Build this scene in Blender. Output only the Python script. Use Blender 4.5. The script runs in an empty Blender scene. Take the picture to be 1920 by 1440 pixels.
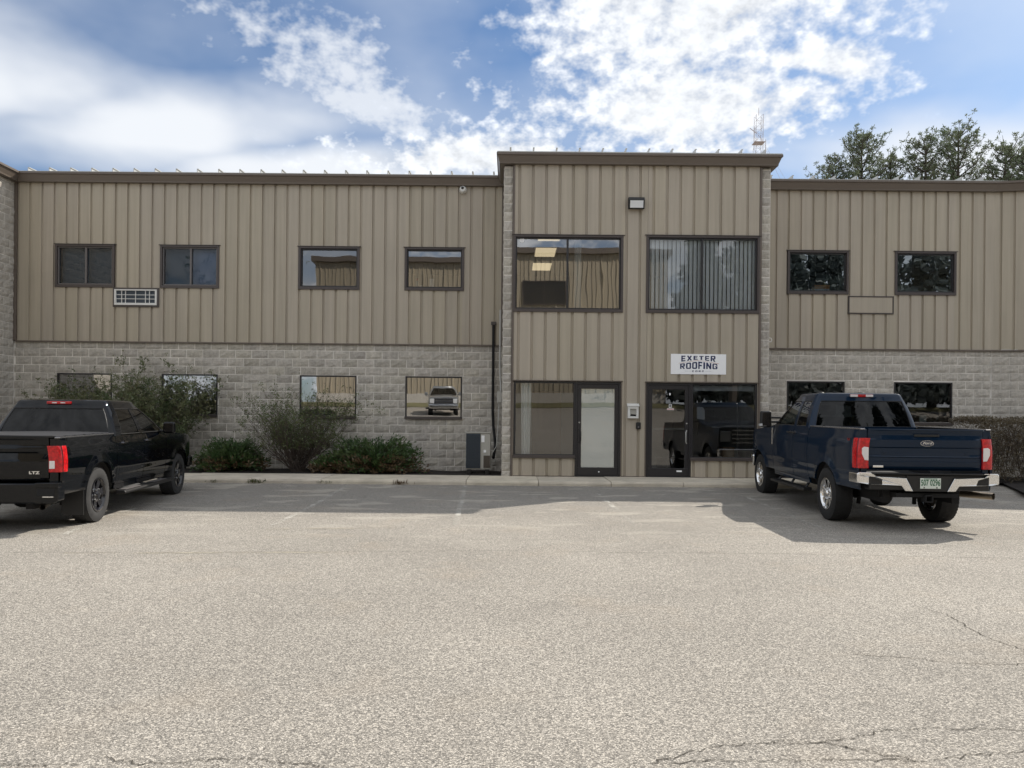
import bpy, bmesh, math, random
from mathutils import Vector, Matrix
random.seed(7)
rnd = random.random
def U(a, b): return a + (b - a) * rnd()
R = math.radians
scene = bpy.context.scene
COL = scene.collection

# ------------------------------------------------------------------ camera
cam_d = bpy.data.cameras.new('camera')
cam = bpy.data.objects.new('camera', cam_d)
COL.objects.link(cam)
cam_d.sensor_width = 36.0
cam_d.lens = 27.0
cam_d.shift_y = 0.0328
cam_d.clip_start = 0.05
cam_d.clip_end = 3000
CAM_Z = 1.427
cam.matrix_world = Matrix.Translation((0, 0, CAM_Z)) @ Matrix.Rotation(R(90), 4, 'X') @ Matrix.Rotation(0.0095, 4, 'Z')
scene.camera = cam

# ------------------------------------------------------------------ exposure
vs = scene.view_settings
scene.display_settings.display_device = 'sRGB'
vs.view_transform = 'Standard'
vs.look = 'None'
vs.gamma = 1.0
vs.use_curve_mapping = False
vs.exposure = 1.12
scene.cycles.use_denoising = True
scene.cycles.max_bounces = 6
scene.cycles.diffuse_bounces = 3
scene.cycles.glossy_bounces = 4
scene.cycles.transmission_bounces = 4
scene.cycles.transparent_max_bounces = 16
scene.cycles.caustics_reflective = False
scene.cycles.caustics_refractive = False
scene.cycles.sample_clamp_indirect = 6.0

# ------------------------------------------------------------------ sun
SUN_TO = Vector((0.89, 0.69, 1.0)).normalized()
sun_d = bpy.data.lights.new('sun', 'SUN')
sun_d.energy = 2.5
sun_d.angle = R(0.53)
sun_d.color = (1.0, 0.93, 0.82)
sun = bpy.data.objects.new('sun', sun_d)
COL.objects.link(sun)
sun.rotation_euler = SUN_TO.to_track_quat('Z', 'Y').to_euler()
sun.location = (40, 30, 45)

# ------------------------------------------------------------------ node helpers
class NT:
    def __init__(s, tree):
        s.t = tree
    def n(s, typ, props=None, **ins):
        nd = s.t.nodes.new(typ)
        for k, v in (props or {}).items():
            setattr(nd, k, v)
        for k, v in ins.items():
            key = int(k[1:]) if k[0] == 'i' and k[1:].isdigit() else k.replace('_', ' ')
            s.set(nd.inputs[key], v)
        return nd
    def set(s, sock, v):
        if isinstance(v, bpy.types.NodeSocket):
            s.t.links.new(v, sock)
        elif isinstance(v, bpy.types.Node):
            s.t.links.new(v.outputs[0], sock)
        elif isinstance(v, (tuple, list)) and sock.type == 'RGBA' and len(v) == 3:
            sock.default_value = (*v, 1)
        else:
            sock.default_value = v
    def m(s, op, a, b=0.0, c=None, clamp=False):
        kw = {'i0': a, 'i1': b}
        if c is not None: kw['i2'] = c
        return s.n('ShaderNodeMath', {'operation': op, 'use_clamp': clamp}, **kw).outputs[0]
    def vm(s, op, a, b=(0, 0, 0)):
        return s.n('ShaderNodeVectorMath', {'operation': op}, i0=a, i1=b)
    def mix(s, fac, a, b, blend='MIX'):
        nd = s.n('ShaderNodeMix', {'data_type': 'RGBA', 'blend_type': blend})
        s.set(nd.inputs[0], fac); s.set(nd.inputs[6], a); s.set(nd.inputs[7], b)
        return nd.outputs[2]
    def ramp(s, fac, stops, interp='LINEAR'):
        nd = s.n('ShaderNodeValToRGB')
        nd.color_ramp.interpolation = interp
        el = nd.color_ramp.elements
        while len(el) < len(stops): el.new(0.5)
        for e, (p, c) in zip(el, stops):
            e.position = p
            e.color = (c, c, c, 1) if isinstance(c, (int, float)) else (*c, 1)
        s.set(nd.inputs[0], fac)
        return nd.outputs[0]
    def noise(s, vec, scale, detail=3.0, rough=0.55, dist=0.0, out=0):
        nd = s.n('ShaderNodeTexNoise', None, Scale=scale, Detail=detail, Roughness=rough, Distortion=dist)
        if vec is not None: s.set(nd.inputs['Vector'], vec)
        return nd.outputs[out]
    def scaled(s, vec, sc):
        return s.vm('MULTIPLY', vec, sc).outputs[0]

# ------------------------------------------------------------------ world: sky and clouds
world = bpy.data.worlds.new('World')
scene.world = world
world.use_nodes = True
wt = world.node_tree
wt.nodes.clear()
w = NT(wt)
sky = w.n('ShaderNodeTexSky', {'sky_type': 'NISHITA', 'sun_disc': False,
          'sun_elevation': math.asin(SUN_TO.z), 'sun_rotation': math.atan2(SUN_TO.x, SUN_TO.y),
          'altitude': 50.0, 'air_density': 1.0, 'dust_density': 1.0, 'ozone_density': 1.6})
dirv = w.n('ShaderNodeTexCoord').outputs['Generated']
sep = w.n('ShaderNodeSeparateXYZ', None, i0=dirv)
dz = w.m('MAXIMUM', sep.outputs[2], 0.06)
px = w.m('DIVIDE', sep.outputs[0], dz)
py = w.m('DIVIDE', sep.outputs[1], dz)
pl = w.n('ShaderNodeCombineXYZ', None, i0=px, i1=py, i2=0.0).outputs[0]
warp = w.noise(pl, 1.6, 2.0, 0.5, out=1)
plw = w.vm('ADD', pl, w.scaled(w.vm('SUBTRACT', warp, (0.5, 0.5, 0.5)).outputs[0], (0.40, 0.40, 0.0))).outputs[0]
def blob(cx, cy, rx, ry, rot=0.0):
    mp = w.n('ShaderNodeMapping', {'vector_type': 'TEXTURE'}, Vector=plw,
             Location=(cx, cy, 0), Rotation=(0, 0, R(rot)), Scale=(rx, ry, 1))
    ln = w.vm('LENGTH', mp.outputs[0]).outputs['Value']
    return w.m('SUBTRACT', 1.0, ln)          # 1 at centre, 0 on the rim, negative outside
def union(lst):
    a = lst[0]
    for b in lst[1:]:
        a = w.n('ShaderNodeMath', {'operation': 'SMOOTH_MAX'}, i0=a, i1=b, i2=0.2).outputs[0]
    return a
# near-full bright cloud added out of view as fill light; the banks seen over the roof lie in its one large opening
far = w.m('MULTIPLY_ADD', w.noise(pl, 0.55, 1.0), 3.4, -1.05)
far = w.m('SUBTRACT', far, w.m('MULTIPLY', w.m('MAXIMUM', w.m('ADD', blob(0.0, 2.55, 2.4, 1.2), 0.35), 0.0), 4.0))
fine = w.noise(w.scaled(dirv, (1.0, 1.0, 1.45)), 38.0, 3.0, 0.60)
mid = w.noise(w.scaled(dirv, (1.0, 1.0, 1.7)), 8.0, 2.0, 0.55)
tex = w.m('ADD', w.m('MULTIPLY', w.m('SUBTRACT', fine, 0.5), 3.0), w.m('MULTIPLY', w.m('SUBTRACT', mid, 0.5), 1.6))
puffy = union([blob(0.46, 1.75, 0.50, 0.75, 0), blob(0.52, 2.5, 0.56, 0.55, 12), blob(-0.15, 2.95, 0.65, 0.36, -10), blob(0.85, 2.16, 0.24, 0.13, 10)])
puffy = w.m('MAXIMUM', puffy, w.m('MULTIPLY', far, 0.8))
dens_p = w.n('ShaderNodeMapRange', {'interpolation_type': 'SMOOTHSTEP'}, i0=w.m('ADD', w.m('MULTIPLY', puffy, 1.5), w.m('ADD', tex, 0.12)), i1=-0.30, i2=1.10).outputs[0]
wisp = blob(-0.44, 2.50, 0.22, 0.75, -22)
dens_w = w.m('MULTIPLY', w.n('ShaderNodeMapRange', {'interpolation_type': 'SMOOTHSTEP'}, i0=w.m('ADD', w.m('MULTIPLY', wisp, 1.4), tex), i1=-0.4, i2=1.2).outputs[0], 0.8)
soft = w.noise(w.scaled(dirv, (1.0, 1.0, 1.8)), 4.2, 4.0, 0.5)
veil_b = union([blob(-1.75, 2.25, 0.60, 0.50, 10), blob(-1.30, 2.72, 0.80, 0.34, -22), blob(-0.78, 3.15, 0.80, 0.30, -8), blob(1.95, 2.95, 0.95, 0.50, 15)])
veil_b = w.m('MAXIMUM', veil_b, w.m('MULTIPLY', w.m('SUBTRACT', far, 0.15), 0.8))
dens_v = w.m('MULTIPLY', w.n('ShaderNodeMapRange', {'interpolation_type': 'SMOOTHSTEP'}, i0=w.m('ADD', veil_b, w.m('MULTIPLY', w.m('SUBTRACT', soft, 0.5), 1.9)), i1=-0.60, i2=0.75).outputs[0], 0.97)
thin = w.m('MULTIPLY', w.n('ShaderNodeMapRange', None, i0=soft, i1=0.30, i2=0.75).outputs[0], 0.42)
dens = w.m('MAXIMUM', w.m('MAXIMUM', dens_p, dens_w), w.m('MAXIMUM', dens_v, thin))
tone = w.m('MULTIPLY_ADD', w.m('MULTIPLY', w.m('SUBTRACT', fine, 0.5), dens_p), 1.0, 0.90)
CLOUD = 8.9
cloudc = w.n('ShaderNodeCombineColor', None, i0=w.m('MULTIPLY', tone, 0.965 * CLOUD), i1=w.m('MULTIPLY', tone, 1.0 * CLOUD), i2=w.m('MULTIPLY', tone, 1.05 * CLOUD)).outputs[0]
skyc = w.mix(1.0, sky.outputs[0], (0.62, 0.78, 0.93), 'MULTIPLY')
bg = w.n('ShaderNodeBackground', None, Color=w.mix(dens, skyc, cloudc), Strength=0.055)
w.n('ShaderNodeOutputWorld', None, Surface=bg)

# ------------------------------------------------------------------ materials
MATS = {}
def mat(name, col, rough=0.6, metal=0.0, var=0.0, vscale=3.0, objvar=0.0, bump=0.0, bscale=40.0, coat=0.0,
        streak=0.0, spec=0.5, second=None, emit=None, vdetail=4.0, stretch=(1, 1, 1), trans=0.0):
    mt = bpy.data.materials.new(name)
    mt.use_nodes = True
    t = NT(mt.node_tree)
    b = mt.node_tree.nodes['Principled BSDF']
    pos = t.n('ShaderNodeNewGeometry').outputs['Position']
    c = (*col, 1)
    if second is not None:
        f = t.ramp(t.noise(t.scaled(pos, stretch), vscale, vdetail, 0.6), [(0.38, 0.0), (0.62, 1.0)])
        c = t.mix(f, c, (*second, 1))
    if var:
        f = t.noise(t.scaled(pos, stretch), vscale, vdetail, 0.6)
        k = t.n('ShaderNodeMapRange', None, i0=f, i1=0.25, i2=0.75, i3=1 - var, i4=1 + var).outputs[0]
        c = t.mix(1.0, c, t.n('ShaderNodeCombineColor', None, i0=k, i1=k, i2=k).outputs[0], 'MULTIPLY')
    if streak:
        f = t.noise(t.scaled(pos, (9, 9, 0.35)), 1.0, 4.0, 0.6)
        k = t.n('ShaderNodeMapRange', None, i0=f, i1=0.3, i2=0.7, i3=1 - streak, i4=1 + streak).outputs[0]
        c = t.mix(1.0, c, t.n('ShaderNodeCombineColor', None, i0=k, i1=k, i2=k).outputs[0], 'MULTIPLY')
    if objvar:
        r0 = t.n('ShaderNodeObjectInfo').outputs['Random']
        k = t.n('ShaderNodeMapRange', None, i0=r0, i3=1 - objvar, i4=1 + objvar).outputs[0]
        k2 = t.m('MULTIPLY', k, t.m('MULTIPLY_ADD', t.m('FRACT', t.m('MULTIPLY', r0, 7.3)), 0.05, 0.975))
        c = t.mix(1.0, c, t.n('ShaderNodeCombineColor', None, i0=k, i1=k, i2=k2).outputs[0], 'MULTIPLY')
    t.set(b.inputs['Base Color'], c)
    b.inputs['Roughness'].default_value = rough
    b.inputs['Metallic'].default_value = metal
    b.inputs['Specular IOR Level'].default_value = spec
    if coat:
        b.inputs['Coat Weight'].default_value = coat
        b.inputs['Coat Roughness'].default_value = 0.025
    if trans:
        b.inputs['Transmission Weight'].default_value = trans
    if bump:
        h = t.noise(pos, bscale, 4.0, 0.6)
        bn = t.n('ShaderNodeBump', None, Strength=bump, Distance=0.02, Height=h)
        t.set(b.inputs['Normal'], bn)
    if emit:
        b.inputs['Emission Color'].default_value = (*emit[0], 1)
        b.inputs['Emission Strength'].default_value = emit[1]
    MATS[name] = mt
    return mt
def glassmat(name, tint, refl, wave=0.0, wscale=1.5, rough=0.0, film=None, gcol=(1, 1, 1), k=1.2):
    mt = bpy.data.materials.new(name)
    mt.use_nodes = True
    t = NT(mt.node_tree)
    mt.node_tree.nodes.clear()
    pos = t.n('ShaderNodeNewGeometry').outputs['Position']
    nrm = None
    if wave:
        h = t.noise(t.scaled(pos, (1.5, 1.0, 0.5)), wscale, 1.5, 0.4)
        nrm = t.n('ShaderNodeBump', None, Strength=1.0, Distance=wave, Height=h).outputs[0]
    fr = t.n('ShaderNodeFresnel', None, IOR=1.5)
    gl = t.n('ShaderNodeBsdfGlossy', None, Color=(*gcol, 1), Roughness=rough)
    if nrm:
        t.set(gl.inputs['Normal'], nrm)
    tr = t.n('ShaderNodeBsdfTransparent', None, Color=(*tint, 1)).outputs[0]
    if film:
        tr = t.n('ShaderNodeMixShader', None, i0=film[1], i1=tr, i2=t.n('ShaderNodeBsdfDiffuse', None, Color=(*film[0], 1))).outputs[0]
    fac = t.m('ADD', t.m('MULTIPLY', fr.outputs[0], k), refl, clamp=True)
    mx = t.n('ShaderNodeMixShader', None, i0=fac, i1=tr, i2=gl)
    t.n('ShaderNodeOutputMaterial', None, Surface=mx)
    MATS[name] = mt
    return mt

mat('siding', (0.405, 0.358, 0.286), 0.5, var=0.05, vscale=0.7, streak=0.09, objvar=0.035)
mat('trim', (0.135, 0.110, 0.092), 0.45, var=0.06, vscale=2.0)
mat('eave', (0.138, 0.113, 0.093), 0.4, var=0.05, vscale=1.5)
mat('block', (0.448, 0.418, 0.370), 0.95, streak=0.12, var=0.20, vscale=16.0, objvar=0.13, bump=0.9, bscale=45.0)
mat('mortar', (0.70, 0.67, 0.62), 0.95, var=0.38, vscale=1.6)
mat('frame_dark', (0.020, 0.019, 0.022), 0.35)
mat('frame_brown', (0.070, 0.058, 0.055), 0.4)
mat('frame_light', (0.14, 0.13, 0.13), 0.4)
mat('roof', (0.50, 0.50, 0.48), 0.4, metal=0.2)
mat('room_wall', (0.50, 0.48, 0.44), 0.9)
mat('room_ceiling', (0.42, 0.42, 0.40), 0.9)
mat('room_floor', (0.16, 0.14, 0.12), 0.8, var=0.2)
mat('room_dark', (0.10, 0.10, 0.11), 0.9)
mat('wood_door', (0.30, 0.20, 0.11), 0.5, var=0.15, vscale=6, stretch=(1, 1, .1))
mat('white', (0.93, 0.94, 0.96), 0.5)
mat('white_plastic', (0.72, 0.72, 0.70), 0.4)
mat('sheer', (0.88, 0.92, 0.92), 0.8)
mat('blind', (0.80, 0.89, 0.95), 0.6)
mat('shade', (0.06, 0.095, 0.13), 0.85)
mat('shade_blue', (0.24, 0.31, 0.44), 0.85)
mat('black_plastic', (0.012, 0.012, 0.013), 0.45)
mat('black_matte', (0.010, 0.010, 0.011), 0.85)
mat('ink', (0.012, 0.022, 0.095), 0.5)
mat('red_ink', (0.45, 0.04, 0.03), 0.5)
mat('line_ink', (0.50, 0.24, 0.16), 0.5)
mat('grey_ink', (0.35, 0.37, 0.42), 0.5)
mat('lamp_lens', (0.72, 0.74, 0.76), 0.25)
mat('troffer', (0.9, 0.85, 0.7), 0.5, emit=((1.0, 0.80, 0.50), 0.5))
mat('concrete', (0.56, 0.505, 0.415), 0.9, var=0.22, vscale=2.2, objvar=0.06, bump=0.25, bscale=90)
mat('mulch', (0.020, 0.016, 0.014), 1.0, var=0.6, vscale=22, bump=1.0, bscale=60)
mat('metal_grey', (0.42, 0.42, 0.40), 0.4, metal=0.3)
mat('cond_body', (0.44, 0.43, 0.39), 0.5, var=0.05)
mat('cond_grille', (0.040, 0.055, 0.075), 0.5)
mat('cardboard', (0.40, 0.25, 0.12), 0.8)
mat('orange', (0.75, 0.30, 0.04), 0.6)
mat('bark', (0.085, 0.070, 0.058), 0.95, var=0.3, vscale=12)
mat('twig', (0.095, 0.075, 0.062), 0.95, var=0.3, vscale=5)
mat('stone', (0.30, 0.28, 0.25), 0.9, objvar=0.3)
def leafmat(name, a, b, sc):
    mt = bpy.data.materials.new(name)
    mt.use_nodes = True
    t = NT(mt.node_tree)
    mt.node_tree.nodes.clear()
    pos = t.n('ShaderNodeNewGeometry').outputs['Position']
    f = t.ramp(t.noise(pos, sc, 3.0, 0.6), [(0.35, 0.0), (0.65, 1.0)])
    c = t.mix(f, (*a, 1), (*b, 1))
    d = t.n('ShaderNodeBsdfDiffuse', None, Color=c)
    tl = t.n('ShaderNodeBsdfTranslucent', None, Color=c)
    g = t.n('ShaderNodeBsdfGlossy', None, Color=(1, 1, 1, 1), Roughness=0.45)
    m1 = t.n('ShaderNodeMixShader', None, i0=0.3, i1=d, i2=tl)
    m2 = t.n('ShaderNodeMixShader', None, i0=0.04, i1=m1, i2=g)
    t.n('ShaderNodeOutputMaterial', None, Surface=m2)
    MATS[name] = mt
leafmat('leaf_bush', (0.07, 0.12, 0.035), (0.15, 0.17, 0.065), 3.0)
leafmat('leaf_shrub', (0.085, 0.13, 0.05), (0.19, 0.19, 0.10), 2.2)
leafmat('leaf_juniper', (0.045, 0.10, 0.03), (0.095, 0.145, 0.045), 2.5)
leafmat('leaf_dry', (0.13, 0.085, 0.045), (0.18, 0.125, 0.065), 5.0)
leafmat('leaf_hedge', (0.115, 0.088, 0.058), (0.17, 0.14, 0.085), 4.0)
leafmat('leaf_pine', (0.095, 0.135, 0.07), (0.165, 0.185, 0.105), 0.8)
glassmat('glass_right', (0.5, 0.56, 0.6), 0.20, wave=0.002, wscale=1.2, gcol=(0.86, 0.95, 1.0))
leafmat('leaf_dark', (0.075, 0.095, 0.095), (0.15, 0.17, 0.165), 0.6)
glassmat('glass_shop', (0.85, 0.87, 0.87), 0.09, wave=0.002, wscale=1.0)
glassmat('glass_blinds', (0.92, 0.93, 0.93), 0.07, wave=0.002, wscale=1.0)
leafmat('leaf_weed', (0.06, 0.09, 0.03), (0.15, 0.13, 0.06), 9.0)
glassmat('glass_up', (0.62, 0.64, 0.64), 0.24, wave=0.0022, wscale=1.1)
glassmat('glass_clear', (0.72, 0.74, 0.74), 0.17, wave=0.003, wscale=1.0)
glassmat('glass_low', (0.45, 0.47, 0.47), 0.36, wave=0.0016, wscale=1.2)
glassmat('glass_dim', (0.50, 0.53, 0.55), 0.085, wave=0.002, wscale=1.2)
glassmat('glass_shaded', (0.75, 0.8, 0.85), 0.0, wave=0.002, wscale=1.3, k=1.0)
glassmat('glass_frost', (0.5, 0.55, 0.55), 0.24, wave=0.004, wscale=1.2, film=((0.25, 0.31, 0.315), 0.9))
glassmat('car_glass', (0.10, 0.115, 0.13), 0.0, k=0.75)
glassmat('car_glass_side', (0.22, 0.25, 0.25), 0.0, k=0.8)
mat('paint_blue', (0.003, 0.015, 0.038), 0.50, metal=0.25, coat=0.6, spec=0.05)
mat('paint_black', (0.0016, 0.0024, 0.004), 0.5, metal=0.0, coat=0.8, spec=0.0)
mat('paint_silver', (0.26, 0.27, 0.28), 0.35, metal=0.5, coat=1.0)
mat('chrome', (0.78, 0.78, 0.78), 0.10, metal=1.0)
mat('rail_trim', (0.30, 0.30, 0.32), 0.25, metal=0.9)  # pale metal stands in for the sky highlight along the black plastic rails
mat('dark_chrome', (0.10, 0.10, 0.11), 0.15, metal=1.0)
mat('tyre', (0.016, 0.016, 0.017), 0.85, var=0.25, vscale=8)
mat('tyre_dusty', (0.032, 0.032, 0.033), 0.9, var=0.25, vscale=9)
mat('rim_black', (0.012, 0.012, 0.016), 0.25, coat=0.6)
mat('underbody', (0.010, 0.010, 0.011), 0.8)
mat('steel_dirty', (0.10, 0.085, 0.07), 0.6, metal=0.5)
mat('exhaust', (0.32, 0.27, 0.21), 0.35, metal=0.9)
mat('seat_fabric', (0.06, 0.06, 0.065), 0.9)
mat('tonneau', (0.030, 0.030, 0.033), 0.55)
mat('lens_red', (0.50, 0.006, 0.010), 0.2, coat=0.3, var=0.55, vscale=26)
mat('lens_white', (0.75, 0.72, 0.72), 0.12, coat=1.0)
mat('lens_clear', (0.60, 0.62, 0.64), 0.08, coat=1.0)
mat('plate_white', (0.66, 0.72, 0.66), 0.5)
mat('plate_green', (0.02, 0.13, 0.06), 0.5)
mat('emblem_blue', (0.010, 0.018, 0.05), 0.3, coat=1.0)
mat('opp_siding', (0.36, 0.31, 0.23), 0.6, streak=0.08)
mat('tower_steel', (0.42, 0.36, 0.34), 0.6)
mat('grass_far', (0.15, 0.14, 0.075), 1.0, var=0.3, vscale=1.0)

def asphalt():
    mt = bpy.data.materials.new('asphalt')
    mt.use_nodes = True
    t = NT(mt.node_tree)
    b = mt.node_tree.nodes['Principled BSDF']
    pos = t.n('ShaderNodeNewGeometry').outputs['Position']
    wob = t.vm('ADD', pos, t.scaled(t.noise(pos, 60, 2.0, out=1), (0.012, 0.012, 0.0))).outputs[0]
    v1 = t.n('ShaderNodeTexVoronoi', {'feature': 'F1', 'voronoi_dimensions': '3D'}, Vector=wob, Scale=135.0)
    chip = t.n('ShaderNodeSeparateColor', None, i0=v1.outputs['Color']).outputs[0]
    stone = t.ramp(chip, [(0.0, (0.16, 0.149, 0.136)), (0.35, (0.29, 0.27, 0.241)), (0.75, (0.455, 0.421, 0.372)), (1.0, (0.70, 0.65, 0.578))])
    edge = t.ramp(v1.outputs['Distance'], [(0.30, 1.0), (0.75, 0.55)])
    c = t.mix(1.0, stone, edge, 'MULTIPLY')
    v2 = t.n('ShaderNodeTexVoronoi', {'feature': 'F1'}, Vector=wob, Scale=62.0)
    chip2 = t.n('ShaderNodeSeparateColor', None, i0=v2.outputs['Color']).outputs[1]
    f2 = t.m('MULTIPLY', t.ramp(chip2, [(0.80, 0.0), (0.86, 1.0)]), t.ramp(v2.outputs['Distance'], [(0.25, 1.0), (0.42, 0.0)]))
    c = t.mix(f2, c, (0.56, 0.515, 0.445, 1))
    big = t.noise(pos, 0.35, 4.0, 0.6)
    k = t.n('ShaderNodeMapRange', None, i0=big, i1=0.3, i2=0.7, i3=0.86, i4=1.09).outputs[0]
    c = t.mix(1.0, c, t.n('ShaderNodeCombineColor', None, i0=k, i1=k, i2=k).outputs[0], 'MULTIPLY')
    # stall strip by the kerb: building shade darkened into the colour, pale worn puddle marks
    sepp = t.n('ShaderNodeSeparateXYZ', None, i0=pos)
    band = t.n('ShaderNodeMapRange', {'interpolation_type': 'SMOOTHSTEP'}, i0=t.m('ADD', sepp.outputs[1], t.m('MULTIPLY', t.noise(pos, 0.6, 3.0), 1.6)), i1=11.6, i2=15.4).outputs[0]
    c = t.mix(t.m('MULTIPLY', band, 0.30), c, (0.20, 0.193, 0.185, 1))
    wash = t.noise(t.scaled(pos, (0.7, 1.7, 1)), 1.35, 4.0, 0.55)
    wf = t.m('MULTIPLY', t.ramp(wash, [(0.56, 0.0), (0.62, 1.0)]), t.n('ShaderNodeMapRange', None, i0=sepp.outputs[1], i1=8.0, i2=13.5).outputs[0])
    c = t.mix(t.m('MULTIPLY', wf, 0.50), c, (0.48, 0.445, 0.385, 1))
    oil = t.m('MULTIPLY', t.ramp(t.noise(pos, 1.7, 2.0, 0.45), [(0.68, 0.0), (0.76, 1.0)]), t.n('ShaderNodeMapRange', None, i0=sepp.outputs[1], i1=9.0, i2=11.0).outputs[0])
    c = t.mix(t.m('MULTIPLY', oil, 0.35), c, (0.10, 0.095, 0.09, 1))
    warm = t.noise(pos, 0.9, 3.0, 0.6)
    c = t.mix(t.m('MULTIPLY', t.ramp(warm, [(0.55, 0.0), (0.75, 1.0)]), 0.22), c, (0.36, 0.29, 0.215, 1))
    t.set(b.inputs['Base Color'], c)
    b.inputs['Roughness'].default_value = 0.9
    b.inputs['Specular IOR Level'].default_value = 0.3
    hgt = t.m('ADD', t.m('MULTIPLY', chip, 0.6), t.m('SUBTRACT', 0.6, v1.outputs['Distance']))
    t.set(b.inputs['Normal'], t.n('ShaderNodeBump', None, Strength=0.55, Distance=0.006, Height=hgt))
    MATS['asphalt'] = mt
asphalt()
def wornpaint(name, col, thr):
    mt = bpy.data.materials.new(name)
    mt.use_nodes = True
    t = NT(mt.node_tree)
    mt.node_tree.nodes.clear()
    pos = t.n('ShaderNodeNewGeometry').outputs['Position']
    f = t.ramp(t.m('ADD', t.m('MULTIPLY', t.noise(pos, 3.0, 3.0), 0.5), t.m('MULTIPLY', t.noise(pos, 55.0, 3.0), 0.5)), [(thr, 0.0), (thr + 0.12, 0.75)])
    m1 = t.n('ShaderNodeMixShader', None, i0=f, i1=t.n('ShaderNodeBsdfTransparent'), i2=t.n('ShaderNodeBsdfDiffuse', None, Color=(*col, 1)))
    t.n('ShaderNodeOutputMaterial', None, Surface=m1)
    MATS[name] = mt
wornpaint('worn_white', (0.62, 0.60, 0.55), 0.475)
wornpaint('crack_dark', (0.06, 0.055, 0.048), 0.38)
wornpaint('seam_dust', (0.47, 0.435, 0.36), 0.47)

# ------------------------------------------------------------------ mesh helpers
ROOTS = set()
class MB:
    def __init__(s):
        s.v = []; s.f = []
    def add(s, vs_, fs):
        o = len(s.v)
        s.v += [tuple(p) for p in vs_]
        s.f += [tuple(i + o for i in f) for f in fs]
        return s
    def box(s, x0, x1, y0, y1, z0, z1):
        return s.add([(x0, y0, z0), (x1, y0, z0), (x1, y1, z0), (x0, y1, z0), (x0, y0, z1), (x1, y0, z1), (x1, y1, z1), (x0, y1, z1)],
                     [(0, 3, 2, 1), (4, 5, 6, 7), (0, 1, 5, 4), (1, 2, 6, 5), (2, 3, 7, 6), (3, 0, 4, 7)])
    def prism(s, pts, axis, a, b):
        """polygon extruded along axis from a to b; pts give the two other coordinates in order"""
        n = len(pts)
        def put(p, t):
            if axis == 'x': return (t, p[0], p[1])
            if axis == 'y': return (p[0], t, p[1])
            return (p[0], p[1], t)
        vs_ = [put(p, a) for p in pts] + [put(p, b) for p in pts]
        fs = [tuple(range(n))[::-1], tuple(range(n, 2 * n))] + [(i, (i + 1) % n, n + (i + 1) % n, n + i) for i in range(n)]
        return s.add(vs_, fs)
    def tube(s, path, rad, n=6, cap=True):
        path = [Vector(p) for p in path]
        rads = rad if isinstance(rad, (list, tuple)) else [rad] * len(path)
        vs_ = []; fs = []
        prev = None
        for i, p in enumerate(path):
            d = (path[min(i + 1, len(path) - 1)] - path[max(i - 1, 0)])
            if d.length < 1e-9: d = Vector((0, 0, 1))
            d.normalize()
            if prev is None or abs(prev.dot(d)) > 0.98:
                a = d.orthogonal().normalized()
            else:
                a = (prev - d * prev.dot(d)).normalized()
            prev = a
            b = d.cross(a)
            for k in range(n):
                t = 2 * math.pi * k / n
                vs_.append(p + (a * math.cos(t) + b * math.sin(t)) * rads[i])
        for i in range(len(path) - 1):
            for k in range(n):
                fs.append((i * n + k, i * n + (k + 1) % n, (i + 1) * n + (k + 1) % n, (i + 1) * n + k))
        if cap:
            fs.append(tuple(range(n))[::-1]); fs.append(tuple(range((len(path) - 1) * n, len(path) * n)))
        return s.add(vs_, fs)
    def lathe(s, prof, n=32, axis='y', c=(0, 0, 0)):
        vs_ = []; fs = []
        m = len(prof)
        for k in range(n):
            t = 2 * math.pi * k / n
            for r, h in prof:
                if axis == 'y': vs_.append((c[0] + r * math.cos(t), c[1] + h, c[2] + r * math.sin(t)))
                elif axis == 'x': vs_.append((c[0] + h, c[1] + r * math.cos(t), c[2] + r * math.sin(t)))
                else: vs_.append((c[0] + r * math.cos(t), c[1] + r * math.sin(t), c[2] + h))
        for k in range(n):
            for i in range(m - 1):
                a = k * m + i; b = ((k + 1) % n) * m + i
                fs.append((a, a + 1, b + 1, b))
        return s.add(vs_, fs)
    def grid(s, fn, nu, nv):
        vs_ = [fn(i / nu, j / nv) for i in range(nu + 1) for j in range(nv + 1)]
        fs = [(i * (nv + 1) + j, (i + 1) * (nv + 1) + j, (i + 1) * (nv + 1) + j + 1, i * (nv + 1) + j + 1) for i in range(nu) for j in range(nv)]
        return s.add(vs_, fs)
    def mesh(s, name):
        me = bpy.data.meshes.new(name)
        me.from_pydata(s.v, [], s.f)
        me.update()
        return me
    def obj(s, name, m, parent=None, smooth=False, bevel=0.0, fix=True, seg=2):
        me = s.mesh(name)
        if fix:
            bm = bmesh.new(); bm.from_mesh(me)
            bmesh.ops.recalc_face_normals(bm, faces=bm.faces)
            bm.to_mesh(me); bm.free()
        return link(name, me, m, parent, smooth, bevel, seg)
def link(name, me, m, parent=None, smooth=False, bevel=0.0, seg=2):
    o = bpy.data.objects.new(name, me)
    COL.objects.link(o)
    if m is not None and not me.materials:
        me.materials.append(MATS[m] if isinstance(m, str) else m)
    if smooth:
        me.polygons.foreach_set('use_smooth', [True] * len(me.polygons))
        if smooth != 'all':
            try: me.set_sharp_from_angle(angle=R(35))
            except Exception: pass
    if bevel:
        bv = o.modifiers.new('bevel', 'BEVEL')
        bv.width = bevel; bv.segments = seg; bv.limit_method = 'ANGLE'; bv.angle_limit = R(40)
    setparent(o, parent)
    return o
def setparent(o, parent):
    if parent is not None:
        o.parent = parent
        if parent.name in ROOTS:
            o.matrix_parent_inverse = parent.matrix_basis.inverted()
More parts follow.
